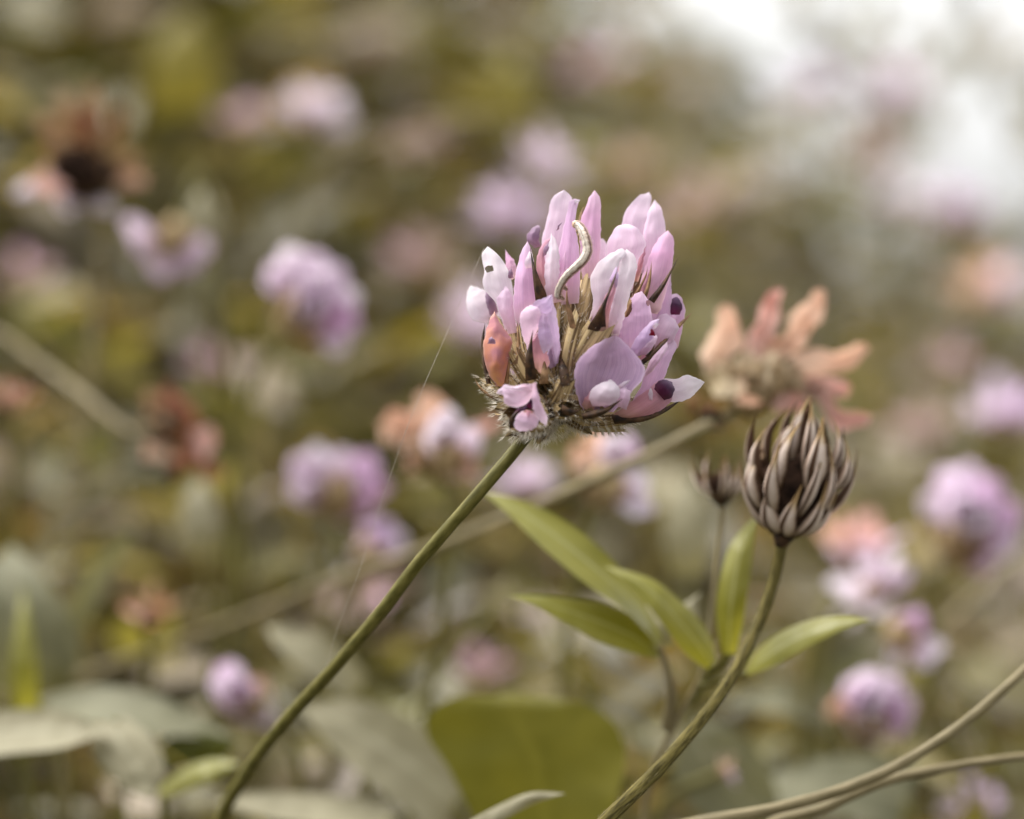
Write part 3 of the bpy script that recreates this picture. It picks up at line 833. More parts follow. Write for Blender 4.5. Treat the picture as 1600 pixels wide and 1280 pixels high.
petal('B1', KE, [(817, 644), (820, 640)], [(833, 646), (832, 641)], (825, 653), (15.6, 15.8, 17), 'rose', bulge=0.3, nu=8, nv=8)
petal('B1', S_, [(796, 670), (796, 655)], [(806, 668), (808, 648)], (813, 637), (13.6, 14.6, 14.4), 'sepal', bulge=0.4, nu=8)
petal('B1', S_, [(855, 655), (853, 640)], [(868, 652), (862, 638)], (848, 612), (10, 11.4, 11), 'sepal', bulge=0.4, nu=8)

# --- the far side of the head
r = random.Random(5)
for i in range(13):
    key = 'far%d' % i
    ang = -1.15 + 2.5 * (i % 7) / 6 + r.uniform(-.1, .1)
    tier = i // 7
    w = -12 - 5 * tier
    ln = (120 if tier == 0 else 95) * (0.75 + 0.25 * math.cos(ang))
    ex, ey = 880 + math.sin(ang) * ln, 590 - math.cos(ang) * ln * 0.85
    calyx(key, (870, 605, -6), (870 + (ex - 870) * .6, 600 + (ey - 600) * .6, w), 11, 15, hairs=20)
    bx, by = 870 + (ex - 870) * .55, 600 + (ey - 600) * .55
    dx, dy = (ex - bx), (ey - by)
    L_ = math.hypot(dx, dy); ux, uy = dx / L_, dy / L_
    nx_, ny_ = uy, -ux
    def at(t, s):
        return (bx + dx * 1.5 * t + nx_ * s, by + dy * 1.5 * t + ny_ * s)
    petal(key, B, [at(0, 10), at(.4, 17), at(.8, 13)], [at(0, -10), at(.4, -17), at(.8, -13)], at(1, 0), (w, w - 2, w - 1), r.choice(['lilac', 'pale', 'pink']), bulge=-1.5)

# --- down on the calyces and where the head joins the stem
for _ in range(1400):
    d = rand_dir(RNG)
    d.z = -abs(d.z) * 0.8
    d.normalize()
    p = P(850, 640, 2) + Vector((d.x * 0.0048, d.y * 0.0045, d.z * 0.0042))
    HAIRS.append((p, d + rand_dir(RNG) * 0.4, RNG.uniform(0.0006, 0.0014)))
hair_mesh('downy_hair', HAIRS, M['hair'], flower)

# ------------------------------------------------------------------ caterpillar
def worm_mat():
    m, N, Lk = new_mat('caterpillar_skin')
    uv = N.new('ShaderNodeUVMap')
    sep = N.new('ShaderNodeSeparateXYZ')
    Lk.new(uv.outputs[0], sep.inputs[0])
    nz = N.new('ShaderNodeTexNoise'); nz.inputs['Scale'].default_value = 2200; nz.inputs['Detail'].default_value = 3
    tc = N.new('ShaderNodeTexCoord'); Lk.new(tc.outputs['Object'], nz.inputs['Vector'])
    ad = N.new('ShaderNodeMath'); ad.operation = 'MULTIPLY_ADD'
    Lk.new(nz.outputs[0], ad.inputs[0]); ad.inputs[1].default_value = 0.10; Lk.new(sep.outputs[0], ad.inputs[2])
    rp = ramp_node(N, [(0.0, (0.64, 0.47, 0.40)), (0.08, (0.62, 0.44, 0.37)), (0.165, (0.50, 0.32, 0.26)), (0.185, (0.16, 0.09, 0.07)), (0.225, (0.18, 0.10, 0.08)), (0.265, (0.56, 0.47, 0.39)), (0.33, (0.64, 0.59, 0.52)),
                       (0.36, (0.56, 0.50, 0.44)), (0.385, (0.22, 0.19, 0.16)), (0.415, (0.62, 0.58, 0.51)), (0.52, (0.66, 0.60, 0.52)), (0.75, (0.58, 0.47, 0.40)), (1.0, (0.64, 0.47, 0.40))])
    Lk.new(ad.outputs[0], rp.inputs[0])
    sp = ramp_node(N, [(0.38, (0.64, 0.58, 0.54)), (0.62, (0.92, 0.88, 0.85))])
    Lk.new(nz.outputs[0], sp.inputs[0])
    col = mix_col(N, Lk, 1.0, rp.outputs[0], sp.outputs[0], 'MULTIPLY')
    pb = N.new('ShaderNodeBsdfPrincipled'); pb.inputs['Roughness'].default_value = 0.5
    pb.inputs['Subsurface Weight'].default_value = 0.2
    pb.inputs['Subsurface Radius'].default_value = (0.0006, 0.0004, 0.0003)
    Lk.new(col, pb.inputs['Base Color'])
    out = N.new('ShaderNodeOutputMaterial'); Lk.new(pb.outputs[0], out.inputs[0])
    return m
M['worm'] = worm_mat()

wp = [(898, 349, 5.0), (906, 354, 6.2), (912, 364, 7.4), (917, 379, 8.4), (918, 393, 9.0), (912, 406, 9.6), (899, 419, 10), (886, 431, 10.2), (877, 444, 10), (872, 458, 9.6), (873, 468, 9.2)]
worm_pts = [P(*q) for q in wp]
worm = thing('caterpillar', 'pale striped looper caterpillar arched over the sharp lilac flower', 'caterpillar', worm_pts[-1])
n, sides = 120, 20
c = catmull(worm_pts, n)
verts, faces, uvs = [], [], []
for i in range(n + 1):
    t = i / n
    d = (c[min(i + 1, n)] - c[max(i - 1, 0)]).normalized()
    s1 = d.cross(Vector((0, 1, 0))).normalized()
    s2 = d.cross(s1).normalized()
    rad = 0.00064 * (0.80 + 0.26 * math.sin(math.pi * min(1, t * 1.15 + 0.05)))
    if t < 0.03: rad *= 0.55 + 15 * t
    if t > 0.965: rad *= max(0.12, max(0.0, 1 - (t - 0.965) / 0.035) ** 0.5)
    rad *= 1 + 0.055 * abs(math.sin(t * math.pi * 13)) + 0.018 * math.sin(t * math.pi * 78)
    for j in range(sides):
        th = 2 * math.pi * j / sides
        verts.append(c[i] + (s1 * math.cos(th) + s2 * math.sin(th)) * rad)
        uvs.append((j / (sides - 1), t))
for i in range(n):
    for j in range(sides):
        k = (j + 1) % sides
        faces.append((i * sides + j, i * sides + k, (i + 1) * sides + k, (i + 1) * sides + j))
faces.append(tuple(range(sides))[::-1]); faces.append(tuple(n * sides + j for j in range(sides)))
mesh_obj('body', verts, faces, M['worm'], worm, uvs)
M['worm_head'] = skin_mat('caterpillar_head', (0.62, 0.40, 0.26), (0.78, 0.60, 0.44), scale=900, rough=0.4)
hp = P(899, 350.5, 5.6)
head_o = ellipsoid('head', hp, (Vector((0.00046, 0, -0.0002)), Vector((0, 0.0005, 0)), Vector((0.0002, 0, 0.00052))), M['worm_head'], worm, seg=14, rings=8)
M['worm_eye'] = skin_mat('caterpillar_eye', (0.02, 0.012, 0.01), (0.05, 0.03, 0.02), scale=900, rough=0.2)
ellipsoid('eye', hp + Vector((-0.0001, -0.00046, 0.0001)), (Vector((0.00007, 0, 0)), Vector((0, 0.00006, 0)), Vector((0, 0, 0.00007))), M['worm_eye'], head_o, seg=8, rings=5)
for k, (a, b) in enumerate((((905, 358, 6.0), (900, 362, 5.2)), ((908, 364, 6.8), (903, 368, 6)), ((910, 371, 7.4), (906, 376, 6.6)))):
    tube('leg', [P(*a), P((a[0] + b[0]) / 2 - 1, (a[1] + b[1]) / 2, a[2]), P(*b)], [0.00016, 0.00012, 0.00004], M['worm_head'], worm, n=6, sides=8)
for a, b in (((880, 447, 9.4), (885, 452, 8.4)), ((875, 462, 9), (880, 467, 8))):
    tube('proleg', [P(*a), P(*b)], [0.00036, 0.00026], M['worm'], worm, n=5, sides=10)
wh = []
for i in range(260):
    k = RNG.randrange(3, n - 2); j = RNG.randrange(sides)
    p = verts[k * sides + j]
    wh.append((p, (p - c[k]).normalized() + rand_dir(RNG) * .3, RNG.uniform(0.00015, 0.0004)))
hair_mesh('bristle', wh, M['hair'], worm, width=0.000016)

# ------------------------------------------------------------------ silk thread
m_, N_, L_k = new_mat('silk')
pb = N_.new('ShaderNodeBsdfPrincipled')
pb.inputs['Base Color'].default_value = (0.85, 0.78, 0.70, 1); pb.inputs['Roughness'].default_value = 0.25
nz = N_.new('ShaderNodeTexNoise'); nz.inputs['Scale'].default_value = 90
rp = ramp_node(N_, [(0.3, (0.6, 0.5, 0.42)), (0.7, (0.9, 0.86, 0.8))])
L_k.new(nz.outputs[0], rp.inputs[0]); L_k.new(rp.outputs[0], pb.inputs['Base Color'])
tr = N_.new('ShaderNodeBsdfTransparent'); mx = N_.new('ShaderNodeMixShader'); mx.inputs[0].default_value = 0.7
out = N_.new('ShaderNodeOutputMaterial')
L_k.new(tr.outputs[0], mx.inputs[1]); L_k.new(pb.outputs[0], mx.inputs[2]); L_k.new(mx.outputs[0], out.inputs[0])
M['silk'] = m_
silk = tube('silk_thread', [P(756, 388, -2.5), P(705, 505, -2), P(643, 650, -3), P(601, 770, -6), P(562, 890, -12), P(526, 985, -17), P(506, 1062, -21)],
            [0.000025] * 7, M['silk'], n=60, sides=5)
tag(silk, 'hair-thin silk thread strung from the sharp lilac flower to its stem', 'thread')

# ------------------------------------------------------------------ seed heads
def pod_mesh(name, ln, wd, curve, open_=0.0, seed=0):
    """One dry calyx: a closed spindle that ends in a long bent point, along +Z, bowed towards +X."""
    n, sides = 12, 8
    verts, faces, uvs = [], [], []
    for i in range(n + 1):
        t = i / n
        prof = max(0.0, math.sin(math.pi * min(1, (t * 0.94 + 0.06)) ** 0.85)) ** 0.8 * (1 - 0.62 * max(0, t - 0.35) / 0.65)
        if t > 0.72:
            prof = min(prof, 0.32 * (1 - t) / 0.28 + 0.02)
        rx = wd * max(prof, 0.02)
        cx = curve * ln * (math.sin(math.pi * t * 0.9)) + open_ * ln * t * t
        for j in range(sides):
            th = 2 * math.pi * j / sides
            verts.append(Vector((cx + 0.55 * rx * math.cos(th), rx * math.sin(th), ln * t)))
            uvs.append((j / sides, t))
    for i in range(n):
        for j in range(sides):
            k = (j + 1) % sides
            faces.append((i * sides + j, i * sides + k, (i + 1) * sides + k, (i + 1) * sides + j))
    faces.append(tuple(range(sides))[::-1]); faces.append(tuple(n * sides + j for j in range(sides)))
    o = mesh_obj(name, verts, faces, M['pod'], None, uvs)
    me = o.data
    bpy.data.objects.remove(o)
    return me

def frame(axis, out):
    """Matrix with Z along axis and X towards out."""
    z = axis.normalized()
    x = (out - z * out.dot(z)).normalized()
    y = z.cross(x)
    return Matrix((x, y, z)).transposed().to_4x4()

def place(name, me, mat4, parent, mat=None):
    o = bpy.data.objects.new(name, me)
    link(o)
    o.parent = parent
    o.matrix_parent_inverse = INV.get(parent.name, Matrix())
    o.matrix_basis = mat4
    if mat is not None:
        o.material_slots[0].link = 'OBJECT'
        o.material_slots[0].material = mat
    return o

def seed_head(th, base, axis, R, H, tiers, pods, seed):
    """A dry head: rows of pods clasping a dark core."""
    rr = random.Random(seed)
    axis = axis.normalized()
    e1 = axis.cross(Vector((0, 1, 0))).normalized()
    e2 = axis.cross(e1).normalized()
    ellipsoid('core', base + axis * H * 0.34, (e1 * R * 0.72, e2 * R * 0.72, axis * H * 0.33), M['pod_dark'], th, rough=0.12)
    for z, q, cnt, lean, sc in tiers:
        for i in range(cnt):
            a = 2 * math.pi * (i + rr.uniform(-.18, .18)) / cnt + z * 9
            out = e1 * math.cos(a) + e2 * math.sin(a)
            p = base + axis * H * z + out * R * q
            d = (axis + out * (lean + rr.uniform(-.12, .12))).normalized()
            d = (d + (e1 * rr.uniform(-1, 1) + e2 * rr.uniform(-1, 1)) * 0.13).normalized()
            m = Matrix.Translation(p) @ frame(d, out) @ Matrix.Rotation(rr.uniform(-0.55, 0.55), 4, 'Z') @ Matrix.Diagonal((sc * rr.uniform(.8, 1.2), sc * rr.uniform(.7, 1.3), sc * rr.uniform(.78, 1.15), 1))
            place('pod', rr.choice(pods), m, th)

PODS = [pod_mesh('pod', 0.0102, 0.00135, 0.16, -0.14), pod_mesh('pod', 0.0106, 0.00120, 0.18, -0.08), pod_mesh('pod', 0.0096, 0.00145, 0.14, -0.18)]

s_pix = [(1222, 846, -26), (1216, 880, -26), (1204, 925, -25), (1186, 972, -23), (1161, 1025, -19), (1128, 1082, -14), (1085, 1138, -9), (1038, 1192, -4), (985, 1245, 0), (938, 1290, 3)]
s_pts = [P(*q) for q in s_pix]
sfoot = to_ground(P(800, 1480, 10))
s_pts += [P(868, 1365, 7), sfoot]
seed1 = thing('seed_head', 'brown and grey clover seed head on a curved hairy olive stem', 'seed head', sfoot)
tube('stem', s_pts, [0.00082, 0.00085, 0.0009, 0.0010, 0.00108, 0.00114, 0.00116, 0.00116, 0.0011, 0.0011, 0.0011, 0.0012], M['stem_rough'], seed1, n=120, sides=18, ridge=0.05, nridge=7, bump=0.10)
base = P(1224, 842, -26)
axis = (P(1262, 640, -25) - base)
tube('calyx', [P(1219, 856, -26), P(1223, 840, -26), P(1232, 815, -26), P(1240, 790, -26)], [0.0008, 0.0019, 0.0045, 0.0052], M['sepal'], seed1, n=10, sides=16)
seed_head(seed1, base, axis, 0.0080, 0.0190,
          [(0.04, 0.20, 10, 0.80, 1.08), (0.20, 0.58, 10, 0.34, 1.10), (0.40, 0.68, 8, 0.08, 1.05), (0.54, 0.54, 6, -0.06, 1.0), (0.58, 0.25, 3, -0.05, 0.95)], PODS, 3)
sh = []
cc = catmull(s_pts[:10], 400)
for i in range(1500):
    k = RNG.randrange(2, 398)
    d = (cc[k - 1] - cc[k + 1]).normalized()
    s1 = d.cross(Vector((0, 1, 0))).normalized(); s2 = d.cross(s1)
    a = RNG.uniform(0, 2 * math.pi)
    o_ = s1 * math.cos(a) + s2 * math.sin(a)
    rad = 0.00084 + 0.00034 * min(1, k / 220)
    sh.append((cc[k] + o_ * rad * 0.97, d * 1.0 + o_ * 0.32 + rand_dir(RNG) * .15, RNG.uniform(0.0003, 0.0008)))
hair_mesh('stem_hair', sh, M['stem_hair'], seed1, width=0.00002)

# small open seed head on a leafy sprig
spr_pts = [P(1128, 775, -52), P(1126, 830, -52), P(1118, 900, -50), P(1112, 970, -50), P(1100, 1045, -50), P(1062, 1120, -52), P(1030, 1180, -56)]
spfoot = to_ground(P(990, 1420, -70))
sprig = thing('leafy_sprig', 'leafy green sprig carrying a small open grey seed head', 'plant', spfoot)
tube('stem', spr_pts + [P(1005, 1290, -64), spfoot], [0.00040, 0.00042, 0.0005, 0.0006, 0.0007, 0.0008, 0.0009, 0.0010, 0.0011], M['stem_dry'], sprig, n=60)
sb = P(1127, 785, -52)
ax2 = (P(1122, 700, -52) - sb)
tube('calyx', [P(1128, 792, -52), P(1127, 778, -52), P(1126, 765, -52)], [0.0005, 0.0018, 0.0021], M['sepal'], sprig, n=6, sides=12)
seed_head(sprig, sb, ax2, 0.0030, 0.0070, [(0.10, 0.3, 7, 0.75, 0.72), (0.35, 0.4, 5, 0.35, 0.62)], PODS, 8)

def leaf(parent, L, R, tip, w, mat, **kw):
    kw.setdefault('bulge', 1.0)
    return blade('leaf', L, R, tip, w, M[mat], parent, nu=10, nv=22, **kw)

leaf(sprig, [(1030, 1012), (985, 962), (915, 912), (850, 858), (790, 800)], [(1034, 990), (1000, 930), (950, 868), (880, 812), (805, 778)], (752, 768), (-50, -48, -56), 'leaf', bulge=-1.5, wr=-5, wl=4)
leaf(sprig, [(1028, 1030), (985, 1020), (935, 1002), (880, 972), (830, 945)], [(1030, 1012), (1002, 972), (948, 945), (890, 935), (835, 930)], (792, 930), (-50, -46, -44), 'leaf', bulge=0.6, wr=-3, wl=2)
leaf(sprig, [(1104, 1046), (1070, 1020), (1035, 975), (998, 930), (970, 902)], [(1121, 1032), (1108, 990), (1070, 945), (1025, 908), (985, 893)], (944, 884), (-48, -44, -48), 'leaf', bulge=1.2, wr=-3, wl=1)
leaf(sprig, [(1128, 1022), (1119, 960), (1126, 900), (1142, 850)], [(1150, 1022), (1163, 960), (1172, 900), (1178, 850)], (1186, 800), (-48, -45, -50), 'leaf', bulge=1.4, wr=2)
leaf(sprig, [(1164, 1048), (1175, 1025), (1215, 990), (1270, 968), (1318, 962)], [(1168, 1056), (1210, 1040), (1260, 1012), (1305, 990), (1340, 975)], (1362, 968), (-48, -42, -40), 'leaf', bulge=0.8, wl=-3, wr=2)
leaf(sprig, [(1018, 1010), (1010, 985), (1003, 960)], [(1050, 1010), (1048, 985), (1035, 965)], (1012, 945), (-55, -55, -58), 'leaf_pale')
leaf(sprig, [(1060, 1010), (1052, 975), (1062, 950)], [(1088, 1000), (1092, 970), (1090, 945)], (1096, 925), (-58, -58, -60), 'leaf_pale')
tube('petiole', [P(1030, 1008, -50), P(1042, 1045, -50), P(1046, 1090, -51), P(1040, 1140, -54)], [0.0005, 0.0007, 0.0008, 0.0007], M['stem_dry'], sprig, n=18)
tube('petiole', [P(1032, 1025, -50), P(1052, 1070, -51), P(1050, 1130, -53)], [0.0004, 0.0005, 0.0005], M['stem_dry'], sprig, n=12)
tube('petiole', [P(1114, 1040, -48), P(1102, 1062, -50), P(1080, 1098, -51)], [0.0005, 0.0006, 0.0006], M['stem'], sprig, n=12)
tube('petiole', [P(1140, 1020, -48), P(1126, 1040, -49), P(1098, 1060, -50)], [0.0006, 0.0006, 0.0006], M['stem'], sprig, n=12)
tube('petiole', [P(1166, 1052, -48), P(1130, 1062, -49), P(1092, 1072, -50)], [0.0005, 0.0006, 0.0006], M['stem'], sprig, n=12)

# ------------------------------------------------------------------ blurred heads behind
def petal_template(seed, wd=0.42, cup=0.3, back=0.15, crumple=0.0):
    rr = random.Random(seed)
    nu, nv = 6, 9
    verts, faces, uvs = [], [], []
    for i in range(nv + 1):
        t = i / nv
        half = wd * (0.28 + 0.72 * max(0.0, math.sin(math.pi * t ** 0.8 * 0.92 + 0.1)) ** 0.9) * (1 if t < 0.95 else 0.55)
        for j in range(nu + 1):
            s = -1 + 2 * j / nu
            x = back * t * t + cup * half * (1 - s * s) * -1 + 0.03 * noise.noise(Vector((s * 2, t * 3, seed)))
            y = half * s * 0.9
            if crumple:
                x += crumple * noise.noise(Vector((s * 1.6, t * 3.2, seed * 3.7))) + crumple * 1.2 * (t - 0.4) * math.sin(t * 4 + seed)
                y = y * (1 + 0.5 * noise.noise(Vector((s, t * 5, seed * 1.9)))) + crumple * 0.9 * noise.noise(Vector((t * 2.2, seed, 5)))
            verts.append(Vector((x, y, t)))
            uvs.append((j / nu, t))
    for i in range(nv):
        for j in range(nu):
            a = i * (nu + 1) + j
            faces.append((a, a + 1, a + nu + 2, a + nu + 1))
    o = mesh_obj('petal', verts, faces, M['lilac'], None, uvs)
    me = o.data
    bpy.data.objects.remove(o)
    return me
TPL = [petal_template(1), petal_template(2, 0.36, 0.45, 0.3), petal_template(3, 0.5, 0.25, 0.05), petal_template(4, 0.30, 0.5, -0.1)]
TPL_DRY = [petal_template(11, 0.42, 0.35, 0.1, 0.35), petal_template(12, 0.36, 0.4, -0.1, 0.45), petal_template(13, 0.46, 0.3, 0.2, 0.3), petal_template(14, 0.34, 0.5, 0.0, 0.5)]
TPL_CALYX = pod_mesh('sepal', 1.0, 0.14, 0.10, -0.02)

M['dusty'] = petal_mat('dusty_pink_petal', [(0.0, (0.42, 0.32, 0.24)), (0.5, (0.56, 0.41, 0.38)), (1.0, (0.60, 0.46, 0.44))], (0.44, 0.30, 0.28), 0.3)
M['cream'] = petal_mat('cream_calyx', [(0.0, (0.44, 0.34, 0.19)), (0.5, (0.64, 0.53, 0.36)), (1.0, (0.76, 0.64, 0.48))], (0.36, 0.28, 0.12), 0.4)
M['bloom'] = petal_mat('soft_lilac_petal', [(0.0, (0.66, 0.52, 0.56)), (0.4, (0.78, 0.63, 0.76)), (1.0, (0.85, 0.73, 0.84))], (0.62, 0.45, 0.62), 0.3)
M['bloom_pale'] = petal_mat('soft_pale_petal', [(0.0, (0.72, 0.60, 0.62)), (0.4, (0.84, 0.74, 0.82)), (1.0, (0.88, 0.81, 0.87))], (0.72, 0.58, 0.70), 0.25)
PAL = {
    'lilac': ['bloom', 'bloom_pale', 'bloom', 'lilac'],
    'mixed': ['pale', 'peach', 'white', 'salmon', 'pale'],
    'peach': ['peach', 'salmon', 'peach', 'pale'],
    'pink': ['dusty', 'dusty', 'dusty', 'pink'],
    'brown': ['brown', 'brown', 'rust', 'brown'],
    'rust': ['rust', 'rust', 'salmon', 'brown'],
    'violet': ['violet', 'bloom', 'bloom'],
    'white': ['white', 'bloom_pale', 'bloom']}

def lobe(th, a, b, wdt, mat, rr, name='petal'):
    """One petal from world point a to b with the given half width (metres)."""
    mat = {'lilac': rr.choice(['bloom', 'bloom', 'lilac']), 'pink': rr.choice(['bloom', 'lilac']), 'pale': rr.choice(['bloom', 'bloom_pale'])}.get(mat, mat)
    d = b - a
    ln = d.length
    out = rand_dir(rr) * 0.5 + Vector((0, -1, 0))
    m = Matrix.Translation(a) @ frame(d, out) @ Matrix.Diagonal((wdt * 2.2, wdt * 2.4, ln, 1))
    return place(name, rr.choice(TPL_DRY if mat in ('peach', 'salmon', 'brown', 'rust', 'cream') else TPL), m, th, M[mat])

def head(px, py, w, R, label, pal='lilac', ang=0.0, n=16, group=None, spread=1.25, stem=None, lobes=None, fill=0, cat='flower', name='clover_flower', stem_mat='stem', foot_d=(0, 0), core=0.45, seed=None, depth=0.9):
    """A flower head: petals fan out of a calyx; ang tilts its axis in the picture plane (degrees, clockwise)."""
    rr = random.Random(seed if seed is not None else int(px * 13 + py * 7))
    if w > -400:
        w = w * 1.35
        stem = [(a, b, q * 1.35) for a, b, q in stem] if stem else None
    D = D0 - w * 0.001
    f = K * D / D0
    c0 = P(px, py, w)
    Rm = R * f
    a = math.radians(ang)
    axis = Vector((math.sin(a), -0.25, math.cos(a))).normalized()
    base = c0 - axis * Rm * 0.75
    fp = to_ground(base, foot_d[0] + rr.uniform(-.02, .02), foot_d[1] + rr.uniform(0.0, .03))
    if fp.z > base.z - 0.01:
        fp = to_ground(base, foot_d[0], -0.03)
    th = thing(name, label, cat, fp, group)
    if stem:
        pts = [base + axis * Rm * 0.1] + [P(*q) for q in stem]
        fp2 = to_ground(pts[-1], 0.0, 0.01)
        th.location = fp2
        INV[th.name] = Matrix.Translation(-fp2)
        pts.append(fp2)
    else:
        pts = [base + axis * Rm * 0.1, base - axis * min(0.012, 0.3 * (base.z - fp.z)), base.lerp(fp, 0.5) + Vector((rr.uniform(-.008, .008), 0.0, 0)), fp]
    sr = 0.0009
    tube('stem', pts, [sr] * len(pts), M[stem_mat], th, n=8 * len(pts), sides=8)
    e1 = axis.cross(Vector((0, 1, 0))).normalized()
    e2 = axis.cross(e1).normalized()
    ellipsoid('calyx', base + axis * Rm * 0.35, (e1 * Rm * core, e2 * Rm * core, axis * Rm * 0.5), M['calyx'] if pal not in ('brown', 'rust') else M['sepal'], th, seg=10, rings=6, rough=0.2)
    for i in range(6):
        q = 2 * math.pi * (i + rr.random() * .5) / 6
        out = e1 * math.cos(q) + e2 * math.sin(q)
        m = Matrix.Translation(base + out * Rm * 0.12) @ frame(axis + out * 0.9, out) @ Matrix.Diagonal((Rm * .9, Rm * .9, Rm * .95, 1))
        place('sepal', TPL_CALYX, m, th, M['sepal_tan'])
    if lobes:
        for q in lobes:
            (x0, y0), (x1, y1), hw, mt = q[:4]
            dw = q[4] if len(q) > 4 else rr.uniform(-4, 4)
            lobe(th, P(x0, y0, w + dw * .4), P(x1, y1, w + dw), hw * f, mt, rr)
            lobe(th, P(x0 + rr.uniform(-3, 3), y0 + 3, w + dw * .4 - 1), P(x1 + rr.uniform(-5, 5), y1 + rr.uniform(-2, 6), w + dw - 2), hw * f * 0.8, mt, rr)
        for k in range(fill):
            az, rad = k * 2.4 + rr.random(), R * (0.15 + 0.4 * k / max(1, fill))
            x1, y1 = px + math.cos(az) * rad, py - math.sin(az) * rad
            lobe(th, P(px + math.cos(az) * rad * .2, py + R * .15, w + 5), P(x1, y1 - R * .2, w + 12 - 4 * k / fill), R * 0.30 * f, rr.choice(PAL[pal]), rr)
        return th
    for i in range(n):
        u = (i + 0.5) / n
        pol = spread * math.sqrt(u)
        az = i * 2.39996 + rr.uniform(-.3, .3)
        d = (axis * math.cos(pol) + (e1 * math.cos(az) + e2 * math.sin(az) * depth) * math.sin(pol)).normalized()
        ln = Rm * rr.uniform(1.25, 1.75) * (1.0 - 0.12 * u)
        p0 = base + axis * Rm * 0.15 + d * Rm * 0.18
        m = Matrix.Translation(p0) @ frame(d, e1 * math.cos(az) + e2 * math.sin(az) + axis * 0.01 + rand_dir(rr) * .25) @ Matrix.Diagonal((Rm * .8, Rm * rr.uniform(.75, 1.05), ln, 1))
        place('petal', rr.choice(TPL), m, th, M[rr.choice(PAL[pal])])
    return th

# withered peach head just behind the seed head; its long stem runs down across the meadow
head(1185, 590, -62, 75, 'withered peach clover head fanned open behind the brown seed head', 'peach', ang=25, core=0.55, stem_mat='stem_dry',
     stem=[(1085, 675, -57), (1000, 718, -62), (850, 785, -78), (690, 850, -95), (540, 900, -115), (330, 985, -140), (60, 1082, -165), (-60, 1130, -180)],
     lobes=[((1118, 585), (1142, 478), 25, 'peach', 2), ((1180, 580), (1208, 452), 23, 'salmon', 4), ((1205, 570), (1262, 500), 26, 'peach', 5), ((1240, 525), (1288, 455), 19, 'peach', 3),
            ((1225, 590), (1355, 540), 23, 'peach', 4), ((1140, 600), (1180, 624), 16, 'peach', 10), ((1100, 590), (1160, 612), 18, 'cream', 8), ((1250, 610), (1352, 662), 25, 'salmon', 6),
            ((1230, 600), (1325, 605), 23, 'salmon', 2), ((1200, 600), (1255, 640), 22, 'salmon', 2), ((1150, 590), (1100, 575), 14, 'cream', -2), ((1190, 620), (1165, 555), 24, 'cream', 5), ((1205, 620), (1215, 550), 22, 'cream', 5), ((1185, 630), (1190, 560), 26, 'cream', 8), ((1150, 620), (1130, 560), 24, 'cream', 3), ((1220, 620), (1245, 570), 22, 'cream', 4),
            ((1090, 632), (1132, 668), 16, 'brown', 3), ((1085, 640), (1075, 610), 12, 'brown', -2)])
ellipsoid('calyx', P(1110, 652, -80), (Vector((0.0022, 0, 0)), Vector((0, 0.002, 0)), Vector((0, 0, 0.0013))), M['pod_dark'], bpy.data.objects['clover_flower.001'], rough=0.2)

head(690, 680, -105, 85, 'peach and white clover head behind the slanting stem below the sharp flower', 'mixed', ang=-5,
     lobes=[((650, 700), (612, 640), 26, 'peach', 0), ((620, 690), (600, 655), 18, 'peach', 0), ((670, 690), (672, 612), 30, 'peach', 0), ((695, 700), (700, 640), 36, 'white', 6), ((690, 710), (685, 655), 34, 'white', 7),
            ((720, 720), (738, 665), 26, 'pale', 3), ((700, 745), (742, 720), 26, 'salmon', 2), ((720, 750), (722, 705), 22, 'peach', 3), ((745, 690), (765, 645), 18, 'salmon', -3), ((660, 730), (640, 700), 26, 'peach', -2)])
head(955, 735, -110, 75, 'lilac and peach clover head directly under the sharp flower', 'mixed', ang=20,
     lobes=[((935, 740), (925, 672), 26, 'peach', -2), ((960, 730), (955, 672), 30, 'pale', 4), ((975, 725), (980, 680), 24, 'lilac', 3), ((975, 765), (1012, 745), 24, 'pale', 2), ((990, 780), (1018, 800), 24, 'pale', 4), ((970, 760), (1000, 808), 18, 'white', 3),
            ((930, 770), (985, 770), 22, 'peach', 0), ((905, 740), (900, 690), 16, 'peach', -3)])
head(820, 748, -190, 42, 'dull violet clover head low behind the slanting stem', 'violet', n=10)
head(490, 470, -150, 84, 'big lilac clover head with a peach underside, leaning over bare stems', 'lilac', ang=38, fill=10, n=22, spread=1.5, depth=0.7,
     lobes=[((455, 450), (418, 420), 30, 'pale', 4), ((470, 450), (455, 382), 34, 'pale', 4), ((480, 460), (500, 392), 34, 'lilac', 5), ((490, 470), (540, 420), 34, 'lilac', 3), ((500, 480), (565, 460), 34, 'pale', 2),
            ((505, 490), (558, 510), 34, 'lilac', 4), ((510, 500), (530, 552), 34, 'pale', 2), ((490, 480), (520, 480), 40, 'lilac', 8), ((480, 465), (485, 425), 40, 'pale', 9), ((455, 480), (445, 455), 20, 'peach', -2), ((470, 500), (490, 540), 18, 'peach', -3)])
head(497, 162, -300, 42, 'round pale lilac clover head beside a faint pink one', 'white', n=14, spread=1.5, ang=20)
head(382, 182, -340, 36, 'faint dull pink clover head beside the round pale one', 'pink', n=8)
head(262, 395, -165, 62, 'lilac clover head with petals in an open crescent', 'lilac', ang=200, n=10,
     lobes=[((238, 385), (198, 340), 20, 'lilac', 0), ((232, 400), (212, 360), 20, 'pink', 2), ((245, 405), (262, 430), 20, 'lilac', 3), ((262, 415), (330, 382), 20, 'lilac', 2), ((280, 425), (318, 372), 20, 'violet', -1), ((240, 395), (255, 438), 18, 'pink', 1)])
